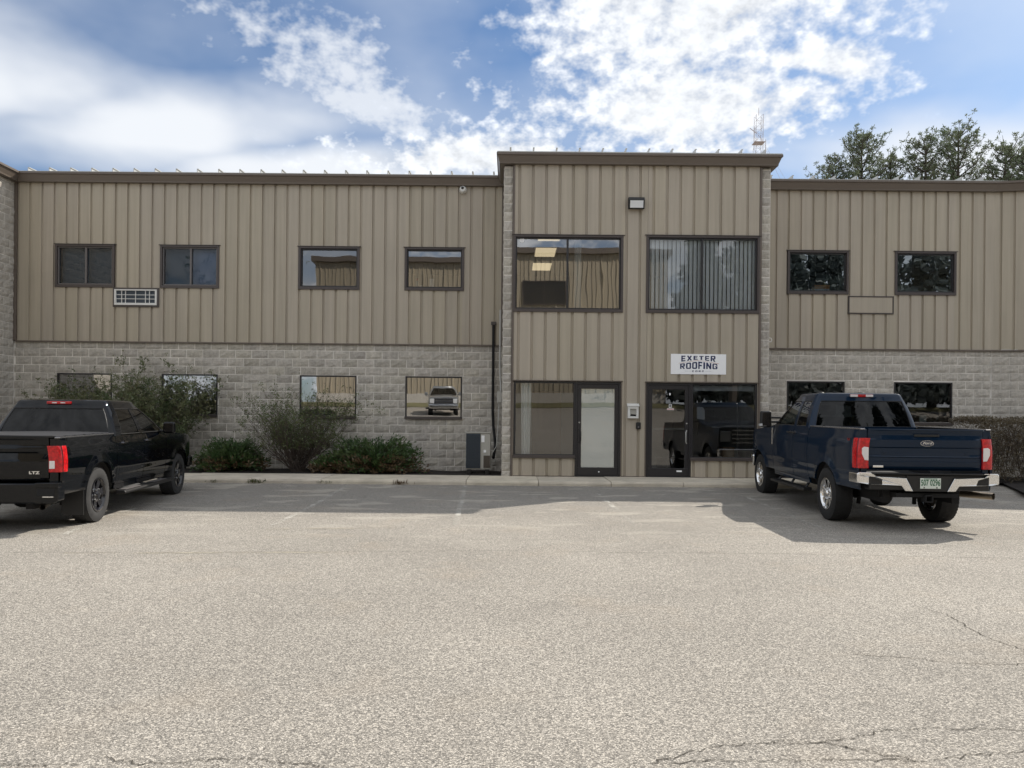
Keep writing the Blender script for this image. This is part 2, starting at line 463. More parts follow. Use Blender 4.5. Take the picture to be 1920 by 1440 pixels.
def empty(name, loc, label=None, cat=None, group=None, kind=None, rot=None, world_children=True):
    o = bpy.data.objects.new(name, None)
    COL.objects.link(o)
    o.empty_display_size = 0.2
    o.location = loc
    if rot: o.rotation_euler = rot
    if world_children: ROOTS.add(o.name)
    tag(o, label, cat, group, kind)
    return o
def tag(o, label=None, cat=None, group=None, kind=None):
    if label: o['label'] = label
    if cat: o['category'] = cat
    if group: o['group'] = group
    if kind: o['kind'] = kind
    return o
def text_mesh(body, size, depth=0.0, bold=0.0, shear=0.0, align='CENTER', spacing=1.0):
    cu = bpy.data.curves.new('text', 'FONT')
    cu.body = body; cu.size = size; cu.extrude = depth; cu.offset = bold; cu.shear = shear
    cu.align_x = align; cu.align_y = 'CENTER'; cu.space_character = spacing
    o = bpy.data.objects.new('text', cu)
    me = bpy.data.meshes.new_from_object(o)
    bpy.data.objects.remove(o)
    me.materials.clear()
    return me
def xform(me, fn):
    for v in me.vertices:
        v.co = fn(v.co)
    me.update()
    return me
def lerp(a, b, t): return a + (b - a) * t
def interp(tab, x):
    if x <= tab[0][0]: return tab[0][1]
    for (a, b), (c, d) in zip(tab, tab[1:]):
        if x <= c: return lerp(b, d, (x - a) / (c - a))
    return tab[-1][1]

# ================================================================== THE SETTING
GP = [(-400, 2.3), (-60, 2.3), (-13.8, 2.35), (-12.6, 1.75), (-6, 1.45), (-1.0, 0.02), (0, -0.06), (3, -0.1), (11.8, -0.1), (13.5, -0.07), (15.2, -0.03), (16.08, 0.0), (500, 0.0)]
def gz(y): return interp(GP, y)
ys = sorted(set([p[0] for p in GP] + [-30, -9, -3.5, 1.5, 6, 9, 12.6, 14.3, 17, 25, 60, 150]))
xs = [-400, -100, -40, -20, -10, 0, 10, 20, 40, 100, 400]
mb = MB()
mb.add([(x, y, gz(y)) for x in xs for y in ys],
       [(i * len(ys) + j, (i + 1) * len(ys) + j, (i + 1) * len(ys) + j + 1, i * len(ys) + j + 1) for i in range(len(xs) - 1) for j in range(len(ys) - 1)])
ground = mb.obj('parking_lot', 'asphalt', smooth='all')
tag(ground, 'sunlit worn grey asphalt parking lot in front of the building', 'parking lot', kind='structure')

def ribbon(name, pts, wid, m, dz=0.004, jitter=0.0, sub=1):
    """flat strip lying on the lot along pts (x, y)"""
    P = []
    for (a, b) in zip(pts, pts[1:]):
        for k in range(sub):
            t = k / sub
            P.append(Vector((lerp(a[0], b[0], t) + U(-jitter, jitter) * (k > 0), lerp(a[1], b[1], t) + U(-jitter, jitter) * (k > 0))))
    P.append(Vector(pts[-1]))
    vs_ = []
    for i, p in enumerate(P):
        d = (P[min(i + 1, len(P) - 1)] - P[max(i - 1, 0)]).normalized()
        nrm = Vector((-d.y, d.x))
        ww = wid * (0.6 + 0.8 * rnd()) * 0.5 if jitter else wid * 0.5
        if jitter and i in (0, len(P) - 1): ww *= 0.2
        for s in (-1, 1):
            q = p + nrm * ww * s
            vs_.append((q.x, q.y, gz(q.y) + dz))
    fs = [(2 * i, 2 * i + 1, 2 * i + 3, 2 * i + 2) for i in range(len(P) - 1)]
    o = MB().add(vs_, fs).obj(name, m, ground)
    return o
def gp(u, v):
    """lot point under a sight line of the survey (column, row)"""
    a = (u - 960 + 0.0095 * (v - 783)) / 1440; b = ((v - 783) - 0.0095 * (u - 960)) / 1440
    y = 10.0
    for _ in range(8): y = (CAM_Z - gz(y)) / b
    return (a * y, y)
for line in ([(200, 1418), (248, 1432), (330, 1431), (400, 1424), (485, 1424), (560, 1433), (620, 1438)],
             [(1215, 1434), (1280, 1416), (1350, 1400), (1430, 1393), (1500, 1396), (1590, 1385), (1650, 1372), (1760, 1365), (1920, 1370)],
             [(1250, 1430), (1400, 1428), (1560, 1426), (1660, 1424), (1740, 1430), (1830, 1416), (1920, 1408)],
             [(1430, 1393), (1490, 1389), (1560, 1397), (1640, 1412), (1740, 1430)],
             [(1725, 1140), (1775, 1152), (1815, 1177), (1860, 1200), (1918, 1218), (1990, 1240)],
             [(1600, 1228), (1700, 1233), (1760, 1241), (1850, 1246), (1960, 1246)],
             [(150, 1432), (60, 1436), (-60, 1428)]):
    ribbon('crack', [gp(*p) for p in line], 0.008, 'crack_dark', 0.004, 0.020, 9)
ribbon('paving_seam', [gp(0, 1036), gp(300, 1036), gp(520, 1035), gp(760, 1034), gp(960, 1033), gp(1200, 1037), gp(1440, 1038), gp(1920, 1048)], 0.009, 'crack_dark', 0.0045, 0.012, 10)
ribbon('paving_dust', [gp(120, 1037), gp(300, 1037), gp(520, 1036), gp(640, 1036)], 0.10, 'seam_dust', 0.004, 0.0, 8)
ribbon('paving_dust', [gp(500, 992), gp(620, 991), gp(760, 990)], 0.16, 'seam_dust', 0.004, 0.0, 8)
for a, b in (((873, 912), (853, 985)), ((1120, 925), (1190, 983)), ((1350, 910), (1545, 992)), ((650, 912), (512, 985)), ((283, 945), (205, 967)), ((200, 965), (120, 1003))):
    ribbon('parking_line', [gp(*a), gp(*b)], 0.085, 'worn_white', 0.005, 0.0, 12)

# sidewalk of separate slabs with a kerb face
walk = empty('sidewalk', (0, 16.8, 0), 'narrow concrete sidewalk with a kerb along the building', 'sidewalk', kind='structure')
joints = [-12.4] + [round(-0.95 + 1.52 * k, 3) for k in range(-7, 8)]
for a, b in zip(joints, joints[1:]):
    m2 = MB()
    x0, x1 = a + 0.006, b - 0.006
    dz_ = U(-0.006, 0.006)
    zt = 0.10 + dz_
    def prof(yy):
        return [(16.085, -0.06), (16.085, zt - 0.045), (16.10, zt - 0.012), (16.13, zt), (17.5, zt), (17.5, -0.06)]
    n = 6
    vs_ = []; fs = []
    for i in range(n + 1):
        x = lerp(x0, x1, i / n)
        jj = U(-0.012, 0.012)
        for k, (yy, zz) in enumerate(prof(0)):
            vs_.append((x, yy + (jj if k in (1, 2) else 0), zz + (U(-0.006, 0.004) if k in (1, 2) else 0)))
    for i in range(n):
        for k in range(5):
            fs.append((i * 6 + k, i * 6 + k + 1, (i + 1) * 6 + k + 1, (i + 1) * 6 + k))
    fs += [tuple(range(6)), tuple(range(n * 6, n * 6 + 6))[::-1]]
    m2.add(vs_, fs).obj('slab', 'concrete', walk)
# loose grit at the foot of the kerb
mg = MB()
for k in range(900):
    x = U(-8.5, 5.0); y = 16.07 - abs(random.gauss(0, 0.045)); r_ = U(0.004, 0.014)
    mg.add([(x + r_ * math.cos(t) * U(.7, 1.2), y + r_ * math.sin(t) * U(.7, 1.2), gz(y) + 0.001) for t in (0, 2.1, 4.2)] + [(x, y, gz(y) + r_ * 0.9)],
           [(0, 1, 3), (1, 2, 3), (2, 0, 3)])
tag(mg.obj('kerb_grit', 'stone'), 'loose grit and pebbles along the foot of the kerb', 'gravel', kind='stuff')

def bed(name, outline, z, label, res=0.16):
    xs_ = [p[0] for p in outline]; ys_ = [p[1] for p in outline]
    bm = bmesh.new()
    f = bm.faces.new([bm.verts.new((p[0], p[1], 0)) for p in outline])
    bmesh.ops.triangulate(bm, faces=bm.faces)
    for _ in range(5):
        lg = [e for e in bm.edges if e.calc_length() > res * 2]
        if lg: bmesh.ops.subdivide_edges(bm, edges=lg, cuts=1)
        bmesh.ops.triangulate(bm, faces=bm.faces)
    for v in bm.verts:
        v.co.z = z + (0 if v.is_boundary else U(-0.01, 0.03))
    bmesh.ops.recalc_face_normals(bm, faces=bm.faces)
    if sum(f.normal.z for f in bm.faces) < 0: bmesh.ops.reverse_faces(bm, faces=bm.faces)
    me = bpy.data.meshes.new(name); bm.to_mesh(me); bm.free()
    return tag(link(name, me, 'mulch', smooth='all'), label, 'mulch bed', kind='structure')
bed('mulch_bed', [(-12.42, 17.505), (-0.26, 17.505), (-0.26, 19.16), (-12.42, 19.16)], 0.085, 'dark mulch bed between the sidewalk and the left block wall')
bed('mulch_bed', [(10.25, 17.52), (11.05, 17.3), (10.55, 16.2), (9.95, 14.9), (9.9, 13.8), (10.6, 13.0), (15.5, 12.7), (15.5, 18.4), (12.0, 19.16), (6.0, 19.16), (6.0, 17.52)], 0.06, 'dark mulch bed below the hedge at the right')

# ================================================================== THE OFFICE BUILDING
YW, YB = 19.15, 17.5
bld = empty('office_building', (2.8, YB, 0.0), 'two storey tan ribbed metal and grey block office building with entrance bay', 'building')
XL, XR = -12.43, 11.95

def wall_holes(mbx, x0, x1, z0, z1, y0, y1, holes):
    xb = sorted(set([x0, x1] + [h[i] for h in holes for i in (0, 1) if x0 < h[i] < x1]))
    zb = sorted(set([z0, z1] + [h[i] for h in holes for i in (2, 3) if z0 < h[i] < z1]))
    for a, b in zip(xb, xb[1:]):
        run = None
        for c, d in zip(zb, zb[1:]):
            cx, cz = (a + b) / 2, (c + d) / 2
            if any(h[0] < cx < h[1] and h[2] < cz < h[3] for h in holes):
                if run: mbx.box(a, b, y0, y1, run[0], run[1]); run = None
            else:
                run = (run[0], d) if run else (c, d)
        if run: mbx.box(a, b, y0, y1, run[0], run[1])
    return mbx
UPL = [(-11.36, -9.95), (-8.75, -7.35), (-5.31, -3.86), (-2.67, -1.26)]
LOL = [(-11.35, -9.98), (-8.745, -7.345), (-5.30, -3.885), (-2.667, -1.253)]
UPR = [(6.845, 8.30), (9.515, 10.975)]
LOR = [(6.845, 8.285), (9.515, 10.97)]
ZU0, ZU1, ZL0, ZL1 = 4.615, 5.60, 1.40, 2.434
holesL = [(a, b, ZU0, ZU1) for a, b in UPL] + [(a, b, ZL0, ZL1) for a, b in LOL]
holesR = [(a, b, ZU0, ZU1 + .015) for a, b in UPR] + [(a, b, ZL0 - .03, ZL1 - .03) for a, b in LOR]
B1 = (0.03, 2.46, 3.885, 5.55); B2 = (3.05, 5.56, 3.885, 5.565)
SF1 = (0.03, 2.47, 0.10, 2.265); SF2 = (3.045, 5.57, 0.10, 2.255)
holesB = [B1, B2, SF1, SF2]
# inner wythe behind the cladding
mi = MB()
wall_holes(mi, XL, 0.0, -0.1, 7.38, YW + 0.035, YW + 0.15, holesL)
wall_holes(mi, 5.62, XR, -0.1, 7.38, YW + 0.035, YW + 0.15, holesR)
wall_holes(mi, -0.02, 5.63, -0.1, 7.38, YB + 0.03, YB + 0.13, holesB)
mi.obj('inner_wall', 'room_wall', bld)
# rooms: slabs, back wall, partitions
mr = MB()
for z0, z1, m_ in ((0.0, 0.09, 'room_floor'), (2.95, 3.3, 'room_ceiling'), (6.42, 6.55, 'room_ceiling')):
    q = MB(); q.box(XL, XR, YW + 0.155, 27.0, z0, z1); q.box(0.0, 5.61, YB + 0.135, YW + 0.15, z0, z1)
    q.obj('floor_slab', m_, bld)
mr.box(XL, XR, 27.0, 27.15, 0, 6.6)
for x in (XL, -6.62, -0.12, 2.72, 5.70, 8.85, XR):
    mr.box(x - 0.05, x + 0.05, (YB if 1 < x < 5 else YW) + 0.16, 26.99, 0.092, 2.945)
    mr.box(x - 0.05, x + 0.05, (YB if 1 < x < 5 else YW) + 0.16, 26.99, 3.302, 6.415)
mr.obj('partition', 'room_wall', bld)

# ---- masonry blocks
BH, BL = 0.2032, 0.4064
CZ = 3.044 - 15 * BH
SPEC = []
def courses(org, ang, x0, x1, z0, z1, holes, prio, phase=0.0):
    k0 = math.floor((z0 - CZ) / BH + 1e-6); k1 = math.ceil((z1 - CZ) / BH - 1e-6)
    ca, sa = math.cos(ang), math.sin(ang)
    for k in range(k0, k1):
        a = max(CZ + k * BH, z0); b = min(CZ + (k + 1) * BH, z1)
        if b - a < 0.05: continue
        off = (BL / 2 if k % 2 else 0.0) + phase
        n0 = math.floor((x0 - off) / BL)
        for n in range(n0, n0 + int((x1 - x0) / BL) + 3):
            seg = [(max(n * BL + off, x0), min((n + 1) * BL + off, x1))]
            for h in holes:
                if h[2] < (a + b) / 2 < h[3]:
                    seg = [q for s in seg for q in ((s[0], min(s[1], h[0])), (max(s[0], h[1]), s[1])) if q[1] - q[0] > 0.0]
            for s in seg:
                if s[1] - s[0] < 0.035: continue
                cx, cz = (s[0] + s[1]) / 2, (a + b) / 2
                SPEC.append((prio(cx, cz), (org[0] + ca * cx, org[1] + sa * cx, cz), ang, s[1] - s[0], b - a))
lowL = [h for h in holesL if h[2] < 3]; lowR = [h for h in holesR if h[2] < 3]
def prio_left(x, z):
    hid = (x < -7.5 and z < 1.25) or z < 0.12
    return (3 if hid else (2 if x < -10.2 else 1)) + rnd() * 0.01
courses((0, YW), 0, XL, -0.22, CZ, 3.21, lowL, prio_left)
courses((0, YW), 0, 5.86, XR, CZ, 3.19, lowR, lambda x, z: (3 if z < 1.3 or (x < 10 and z < 1.9) else 1.5) + rnd() * .01, 0.13)
courses((XR, YW), R(-10), 0, 3.6, CZ, 3.19, [], lambda x, z: (1.6 if x < .9 and z > 1.4 else 3) + rnd() * .01)
courses((XL, 13.0), R(90), 0, 6.14, CZ, 7.17, [], lambda x, z: (1.2 if x > 5.5 and z > 1.2 else 4) + rnd() * .01, 0.05)
# wing walls of the bay: half blocks show on the front, full blocks on the flanks
for x0 in (-0.225, 5.64):
    k = 0
    while CZ + k * BH < 7.12:
        a = max(CZ + k * BH, 0.02); b = min(CZ + (k + 1) * BH, 7.16)
        SPEC.append((0.5 + rnd() * .01, (x0 + 0.1, YB - 0.012, (a + b) / 2), 0, 0.203, b - a))
        k += 1
courses((-0.225, YW), R(-90), 0, 1.56, 0.02, 7.16, [], lambda x, z: 3.5 + rnd() * .01)
courses((5.843, YB + 0.09), R(90), 0, 1.56, 0.02, 7.16, [], lambda x, z: 3.5 + rnd() * .01)
def block_mesh(seed):
    rr = random.Random(seed)
    bm = bmesh.new()
    nx, nz = 4, 3
    L2, H2 = 0.5, 0.5
    g = [[bm.verts.new((-L2 + i / nx, (0.0 if i in (0, nx) or j in (0, nz) else rr.uniform(-0.020, -0.002)), -H2 + j / nz)) for j in range(nz + 1)] for i in range(nx + 1)]
    for i in range(nx):
        for j in range(nz):
            bm.faces.new((g[i][j], g[i + 1][j], g[i + 1][j + 1], g[i][j + 1]))
    for e in [e for e in bm.edges if e.is_boundary]:
        a, b = e.verts
    ring = [g[i][0] for i in range(nx + 1)] + [g[nx][j] for j in range(1, nz + 1)] + [g[i][nz] for i in range(nx - 1, -1, -1)] + [g[0][j] for j in range(nz - 1, 0, -1)]
    back = [bm.verts.new((v.co.x, 0.06, v.co.z)) for v in ring]
    for i in range(len(ring)):
        j = (i + 1) % len(ring)
        bm.faces.new((ring[i], back[i], back[j], ring[j]))
    bmesh.ops.recalc_face_normals(bm, faces=bm.faces)
    if g[2][1].link_faces[0].normal.y > 0: bmesh.ops.reverse_faces(bm, faces=bm.faces)
    me = bpy.data.meshes.new('block'); bm.to_mesh(me); bm.free()
    me.materials.append(MATS['block'])
    return me
BM = [block_mesh(i) for i in range(10)]
SPEC.sort(key=lambda s: s[0])
JT = 0.017
rest = MB()
for i, (p, loc, ang, ln, ht) in enumerate(SPEC):
    me = BM[int(rnd() * 10)]
    if i < 310:
        o = bpy.data.objects.new('block', me); COL.objects.link(o)
        o.location = loc; o.rotation_euler = (0, 0, ang); o.scale = (ln - JT, 1, ht - JT)
        setparent(o, bld)
    else:
        Mx = Matrix.Translation(loc) @ Matrix.Rotation(ang, 4, 'Z') @ Matrix.Diagonal((ln - JT, 1, ht - JT, 1))
        rest.add([Mx @ v.co for v in me.vertices], [tuple(f.vertices) for f in me.polygons])
o = rest.obj('block', 'block', bld); o['kind'] = 'stuff'
# mortar behind and between the blocks
mm = MB()
wall_holes(mm, XL, -0.225, -0.1, 3.21, YW + 0.003, YW + 0.034, lowL); mm.obj('mortar', 'mortar', bld); mm = MB()
wall_holes(mm, 5.85, XR, -0.1, 3.19, YW + 0.003, YW + 0.034, lowR); mm.obj('mortar', 'mortar', bld); mm = MB()
mm.box(XL - 0.2, XL - 0.003, 13.0, YW + 0.3, -0.1, 7.2); mm.obj('mortar', 'mortar', bld); mm = MB()
mm.box(-0.222, -0.03, YB - 0.009, YW + 0.05, -0.1, 7.15); mm.obj('mortar', 'mortar', bld); mm = MB()
mm.box(5.643, 5.84, YB - 0.009, YW + 0.05, -0.1, 7.15)
mm.obj('mortar', 'mortar', bld)
mm2 = MB().box(0.0, 14.0, 0.006, 0.2, -0.1, 3.19)
o = mm2.obj('mortar', 'mortar', bld); o.location = (XR, YW, 0); o.rotation_euler = (0, 0, R(-10))

# ---- ribbed metal cladding, one sheet strip per rib
RIB = [(0.0, 0.0), (0.009, 0.036), (0.056, 0.036), (0.065, 0.0), (0.3048, 0.0)]
STRIP = {}
def strip_mesh(a, b, h):
    key = (round(a, 3), round(b, 3), round(h, 3))
    if key in STRIP: return STRIP[key]
    pts = []
    xs_ = sorted(set([a, b] + [p[0] for p in RIB if a < p[0] < b]))
    for x in xs_: pts.append((x, interp(RIB, x)))
    n = len(pts)
    vs_ = [(x, y, 0) for x, y in pts] + [(x, y, h) for x, y in pts] + [(x, y + 0.008, 0) for x, y in pts] + [(x, y + 0.008, h) for x, y in pts]
    fs = [(i, i + 1, n + i + 1, n + i) for i in range(n - 1)]
    fs += [(2 * n + i + 1, 2 * n + i, 3 * n + i, 3 * n + i + 1) for i in range(n - 1)]
    fs += [(i, 2 * n + i, 2 * n + i + 1, i + 1) for i in range(n - 1)] + [(n + i, n + i + 1, 3 * n + i + 1, 3 * n + i) for i in range(n - 1)]
    fs += [(0, n, 3 * n, 2 * n), (n - 1, 3 * n - 1, 4 * n - 1, 2 * n - 1)]
    me = MB().add(vs_, fs).mesh('siding_panel')
    me.materials.append(MATS['siding'])
    STRIP[key] = me
    return me
def cladding(org, ang, x0, x1, z0, z1, rib0, holes):
    k0 = math.floor((x0 - rib0) / 0.3048)
    ca, sa = math.cos(ang), math.sin(ang)
    k = k0
    while rib0 + k * 0.3048 < x1:
        m0 = rib0 + k * 0.3048
        a, b = max(m0, x0), min(m0 + 0.3048, x1)
        k += 1
        if b - a < 0.01: continue
        br = sorted(set([a, b] + [h[i] for h in holes for i in (0, 1) if a < h[i] < b]))
        for c, d in zip(br, br[1:]):
            if d - c < 0.006: continue
            zz = [(z0, z1)]
            for h in holes:
                if h[0] < (c + d) / 2 < h[1]:
                    zz = [q for s in zz for q in ((s[0], min(s[1], h[2])), (max(s[0], h[3]), s[1])) if q[1] - q[0] > 0.02]
            for s in zz:
                o = bpy.data.objects.new('siding_panel', strip_mesh(c - m0, d - m0, s[1] - s[0])); COL.objects.link(o)
                o.location = (org[0] + ca * m0, org[1] + sa * m0, s[0]); o.rotation_euler = (0, 0, ang)
                setparent(o, bld)
cladding((0, YW - 0.05), 0, XL + 0.05, -0.235, 3.235, 7.2, -12.06 - 0.3048, [h for h in holesL if h[2] > 3])
cladding((0, YW - 0.05), 0, 5.852, XR, 3.225, 7.2, 6.49 - 0.3048, [h for h in holesR if h[2] > 3])
cladding((XR, YW - 0.05), R(-10), 0.0, 3.6, 3.225, 7.2, 0.12, [])
cladding((0, YB - 0.048), 0, 0.02, 5.60, 0.115, 7.18, 0.094 - 0.3048, [B1, B2, SF1, SF2])
cladding((0, YB - 0.048), 0, 0.03, 1.435, 0.115, 0.545, 0.16 - 0.3048, [])
cladding((0, YB - 0.048), 0, 4.075, 5.57, 0.115, 0.51, 4.10 - 0.3048, [])
# ---- trims
def tbox(name, m, *bx, bevel=0.004):
    q = MB()
    for b in bx: q.box(*b)
    return q.obj(name, m, bld, bevel=bevel)
tbox('base_trim', 'trim', (XL + 0.06, -0.235, YW - 0.056, YW - 0.002, 3.20, 3.234))
tbox('base_trim', 'trim', (5.855, XR, YW - 0.056, YW - 0.002, 3.185, 3.222))
o = tbox('base_trim', 'trim', (0.0, 3.6, -0.056, -0.002, 3.185, 3.222)); o.location = (XR, YW, 0); o.rotation_euler = (0, 0, R(-10))
tbox('corner_trim', 'trim', (XL + 0.002, XL + 0.075, YW - 0.062, YW - 0.003, 3.236, 7.16))
tbox('corner_trim', 'trim', (-0.022, 0.022, YB - 0.062, YB - 0.001, 0.10, 7.16))
tbox('corner_trim', 'trim', (5.588, 5.638, YB - 0.062, YB - 0.001, 0.10, 7.16))
tbox('corner_trim', 'trim', (-0.30, -0.228, YW - 0.06, YW - 0.003, 3.236, 7.16))
tbox('corner_trim', 'trim', (5.846, 5.90, YW - 0.06, YW - 0.003, 3.226, 7.16))
tbox('base_trim', 'trim', (2.49, 3.03, YB - 0.055, YB - 0.002, 0.10, 0.122))
tbox('base_trim', 'trim', (0.03, 1.43, YB - 0.05, YB - 0.002, 0.098, 0.117))
tbox('base_trim', 'trim', (4.08, 5.57, YB - 0.05, YB - 0.002, 0.098, 0.117))
# ---- eaves, swept round the corners
EAVE = [(0.20, 7.405), (0.235, 7.395), (0.235, 7.345), (0.215, 7.335), (0.205, 7.325), (0.15, 7.205), (0.145, 7.17), (0.04, 7.165), (-0.12, 7.165)]
def eave(path, dz_=0.0):
    vs_ = []; n = len(EAVE)
    for (fx, fy) in path:
        for d, z in EAVE: vs_.append((fx(d), fy(d), z + dz_))
    fs = [(i * n + k, (i + 1) * n + k, (i + 1) * n + k + 1, i * n + k + 1) for i in range(len(path) - 1) for k in range(n - 1)]
    # closed ends and a top cover
    fs += [tuple(range(n)), tuple(range((len(path) - 1) * n, len(path) * n))[::-1]]
    fs += [(i * n, i * n + n - 1, (i + 1) * n + n - 1, (i + 1) * n) for i in range(len(path) - 1)]
    return MB().add(vs_, fs).obj('eave', 'eave', bld)
eave([(lambda d: XL + d, lambda d: 12.9), (lambda d: XL + d, lambda d: YW - d), (lambda d: -0.232, lambda d: YW - d)], -0.01)
eave([(lambda d: 5.85, lambda d: YW - d), (lambda d: XR - 0.087 * d, lambda d: YW - d), (lambda d: XR + 3.6 - 0.17 * d, lambda d: YW - 0.635 - d)], -0.03)
eave([(lambda d: -0.225 - d * 0.75, lambda d: YW - 0.25), (lambda d: -0.225 - d * 0.75, lambda d: YB - d), (lambda d: 5.845 + d * 0.85, lambda d: YB - d), (lambda d: 5.845 + d * 0.85, lambda d: YW - 0.25)], 0.005)
# ---- low-slope metal roof with standing seams
SL = 0.04
def roof(x0, x1, y0, y1, z):
    q = MB()
    q.add([(x0, y0, z), (x1, y0, z), (x1, y1, z + SL * (y1 - y0)), (x0, y1, z + SL * (y1 - y0)),
           (x0, y0, z - 0.02), (x1, y0, z - 0.02), (x1, y1, z + SL * (y1 - y0) - 0.02), (x0, y1, z + SL * (y1 - y0) - 0.02)],
          [(0, 1, 2, 3), (7, 6, 5, 4), (0, 4, 5, 1), (1, 5, 6, 2), (2, 6, 7, 3), (3, 7, 4, 0)])
    return q.obj('roof', 'roof', bld)
roof(XL + 0.20, -0.26, YW - 0.225, 33, 7.40)
roof(6.03, 18, YW - 0.225, 33, 7.38)
roof(-0.39, 6.035, YB - 0.225, 33, 7.425)
MB().box(XL - 6, XL + 0.19, 12.9, 33, 7.375, 7.396).obj('roof', 'roof', bld)
sm = MB()
ns = 10
for x in (-0.009, 0.009):
    pass
sm.add([(-.008, 0, 0), (.008, 0, 0), (.008, 0, .095), (-.008, 0, .095), (-.008, 6, 6 * SL), (.008, 6, 6 * SL), (.008, 6, 6 * SL + .095), (-.008, 6, 6 * SL + .095),
        (.008, 0, .08), (.03, 0, .08), (.03, 0, .095), (.008, 6, 6 * SL + .08), (.03, 6, 6 * SL + .08), (.03, 6, 6 * SL + .095)],
       [(0, 1, 2, 3), (1, 5, 6, 2), (3, 2, 6, 7), (0, 3, 7, 4), (4, 7, 6, 5), (8, 9, 10, 2), (9, 12, 13, 10), (2, 10, 13, 6), (8, 11, 12, 9)])
seam = sm.mesh('roof_seam'); seam.materials.append(MATS['roof'])
for x0, n, y, z in ((-12.0, 23, YW - 0.2, 7.40), (-0.1, 12, YB - 0.2, 7.425), (6.35, 11, YW - 0.2, 7.38)):
    for k in range(n):
        o = bpy.data.objects.new('roof_seam', seam); COL.objects.link(o)
        o.location = (x0 + 0.522 * k, y, z); setparent(o, bld)

# ---- windows
def frame_boxes(q, x0, x1, z0, z1, wd, y0, y1, bot=None, head=None):
    bt = wd if bot is None else bot; hd = wd if head is None else head
    q.box(x0, x1, y0, y1, z1 - hd, z1); q.box(x0, x1, y0, y1, z0, z0 + bt)
    q.box(x0, x0 + wd, y0, y1, z0 + bt, z1 - hd); q.box(x1 - wd, x1, y0, y1, z0 + bt, z1 - hd)
    return q
def quad(x0, x1, z0, z1, y):
    return MB().add([(x0, y, z0), (x1, y, z0), (x1, y, z1), (x0, y, z1)], [(0, 1, 2, 3)])
def window(x0, x1, z0, z1, Y, glass, kind='siding', split=None, sashm='frame_dark'):
    if kind == 'siding':
        wn = frame_boxes(MB(), x0 - 0.035, x1 + 0.035, z0 - 0.05, z1 + 0.03, 0.055, Y - 0.062, Y + 0.03, bot=0.07, head=0.045)
        wn.box(x0 - 0.065, x1 + 0.065, Y - 0.075, Y - 0.001, z1 + 0.031, z1 + 0.045)
        wn = wn.obj('window', 'frame_brown', bld, bevel=0.004)
        gx0, gx1, gz0, gz1 = x0 + 0.021, x1 - 0.021, z0 + 0.021, z1 - 0.016
    else:
        wn = frame_boxes(MB(), x0, x1, z0, z1, 0.035, Y - 0.012, Y + 0.12).obj('window', 'frame_dark', bld, bevel=0.004)
        MB().box(x0 - 0.01, x1 + 0.01, Y - 0.055, Y - 0.013, z0 - 0.035, z0 + 0.03).obj('sill', 'frame_brown', wn, bevel=0.004)
        gx0, gx1, gz0, gz1 = x0 + 0.036, x1 - 0.036, z0 + 0.036, z1 - 0.036
    yg = Y + 0.02
    if kind == 'siding':
        sash = frame_boxes(MB(), gx0, gx1, gz0, gz1, 0.03, Y - 0.022, yg + 0.02).obj('sash', sashm, wn, bevel=0.003)
        gx0 += 0.031; gx1 -= 0.031; gz0 += 0.031; gz1 -= 0.031
    cuts = [gx0] + ([split] if split else []) + [gx1]
    if split:
        MB().box(split - 0.022, split + 0.022, Y - 0.028, yg + 0.021, gz0, gz1).obj('mullion', sashm, wn, bevel=0.003)
    for i, (a, b) in enumerate(zip(cuts, cuts[1:])):
        a2 = a + (0.022 if i else 0); b2 = b - (0.022 if i < len(cuts) - 2 else 0)
        g = glass[i] if isinstance(glass, (list, tuple)) else glass
        quad(a2, b2, gz0, gz1, yg).obj('pane', g, wn, fix=False)
    return wn
wU = [window(a, b, ZU0, ZU1, YW - 0.014, g, split=s, sashm=sm_) for (a, b), g, s, sm_ in zip(UPL,
      (['glass_shaded'] * 2, ['glass_shaded'] * 2, 'glass_clear', 'glass_up'), (-10.64, -8.03, None, None), ('frame_light', 'frame_light', 'frame_dark', 'frame_dark'))]
for a, b in UPR: window(a, b, ZU0, ZU1 + 0.015, YW - 0.014, 'glass_right')
for (a, b), g in zip(LOL, ('glass_low', 'glass_low', 'glass_low', 'glass_low')): window(a, b, ZL0, ZL1, YW, g, 'block')
for a, b in LOR: window(a, b, ZL0 - 0.03, ZL1 - 0.03, YW, 'glass_dim', 'block')
window(B1[0], B1[1], B1[2], B1[3], YB - 0.012, 'glass_up', split=1.23)
window(B2[0], B2[1], B2[2], B2[3], YB - 0.012, 'glass_blinds', split=4.29)
# pulled shades behind the two slider windows
for (a, b), ms in zip(UPL[:2], (('shade', 'shade'), ('shade', 'shade_blue'))):
    mid_ = (a + b) / 2
    for (c, d), m_ in zip(((a + .02, mid_), (mid_ + 0.005, b - .02)), ms):
        MB().box(c, d, YW + 0.16, YW + 0.166, ZU0 - 0.05, ZU1 + 0.04).obj('roller_shade', m_, bld)
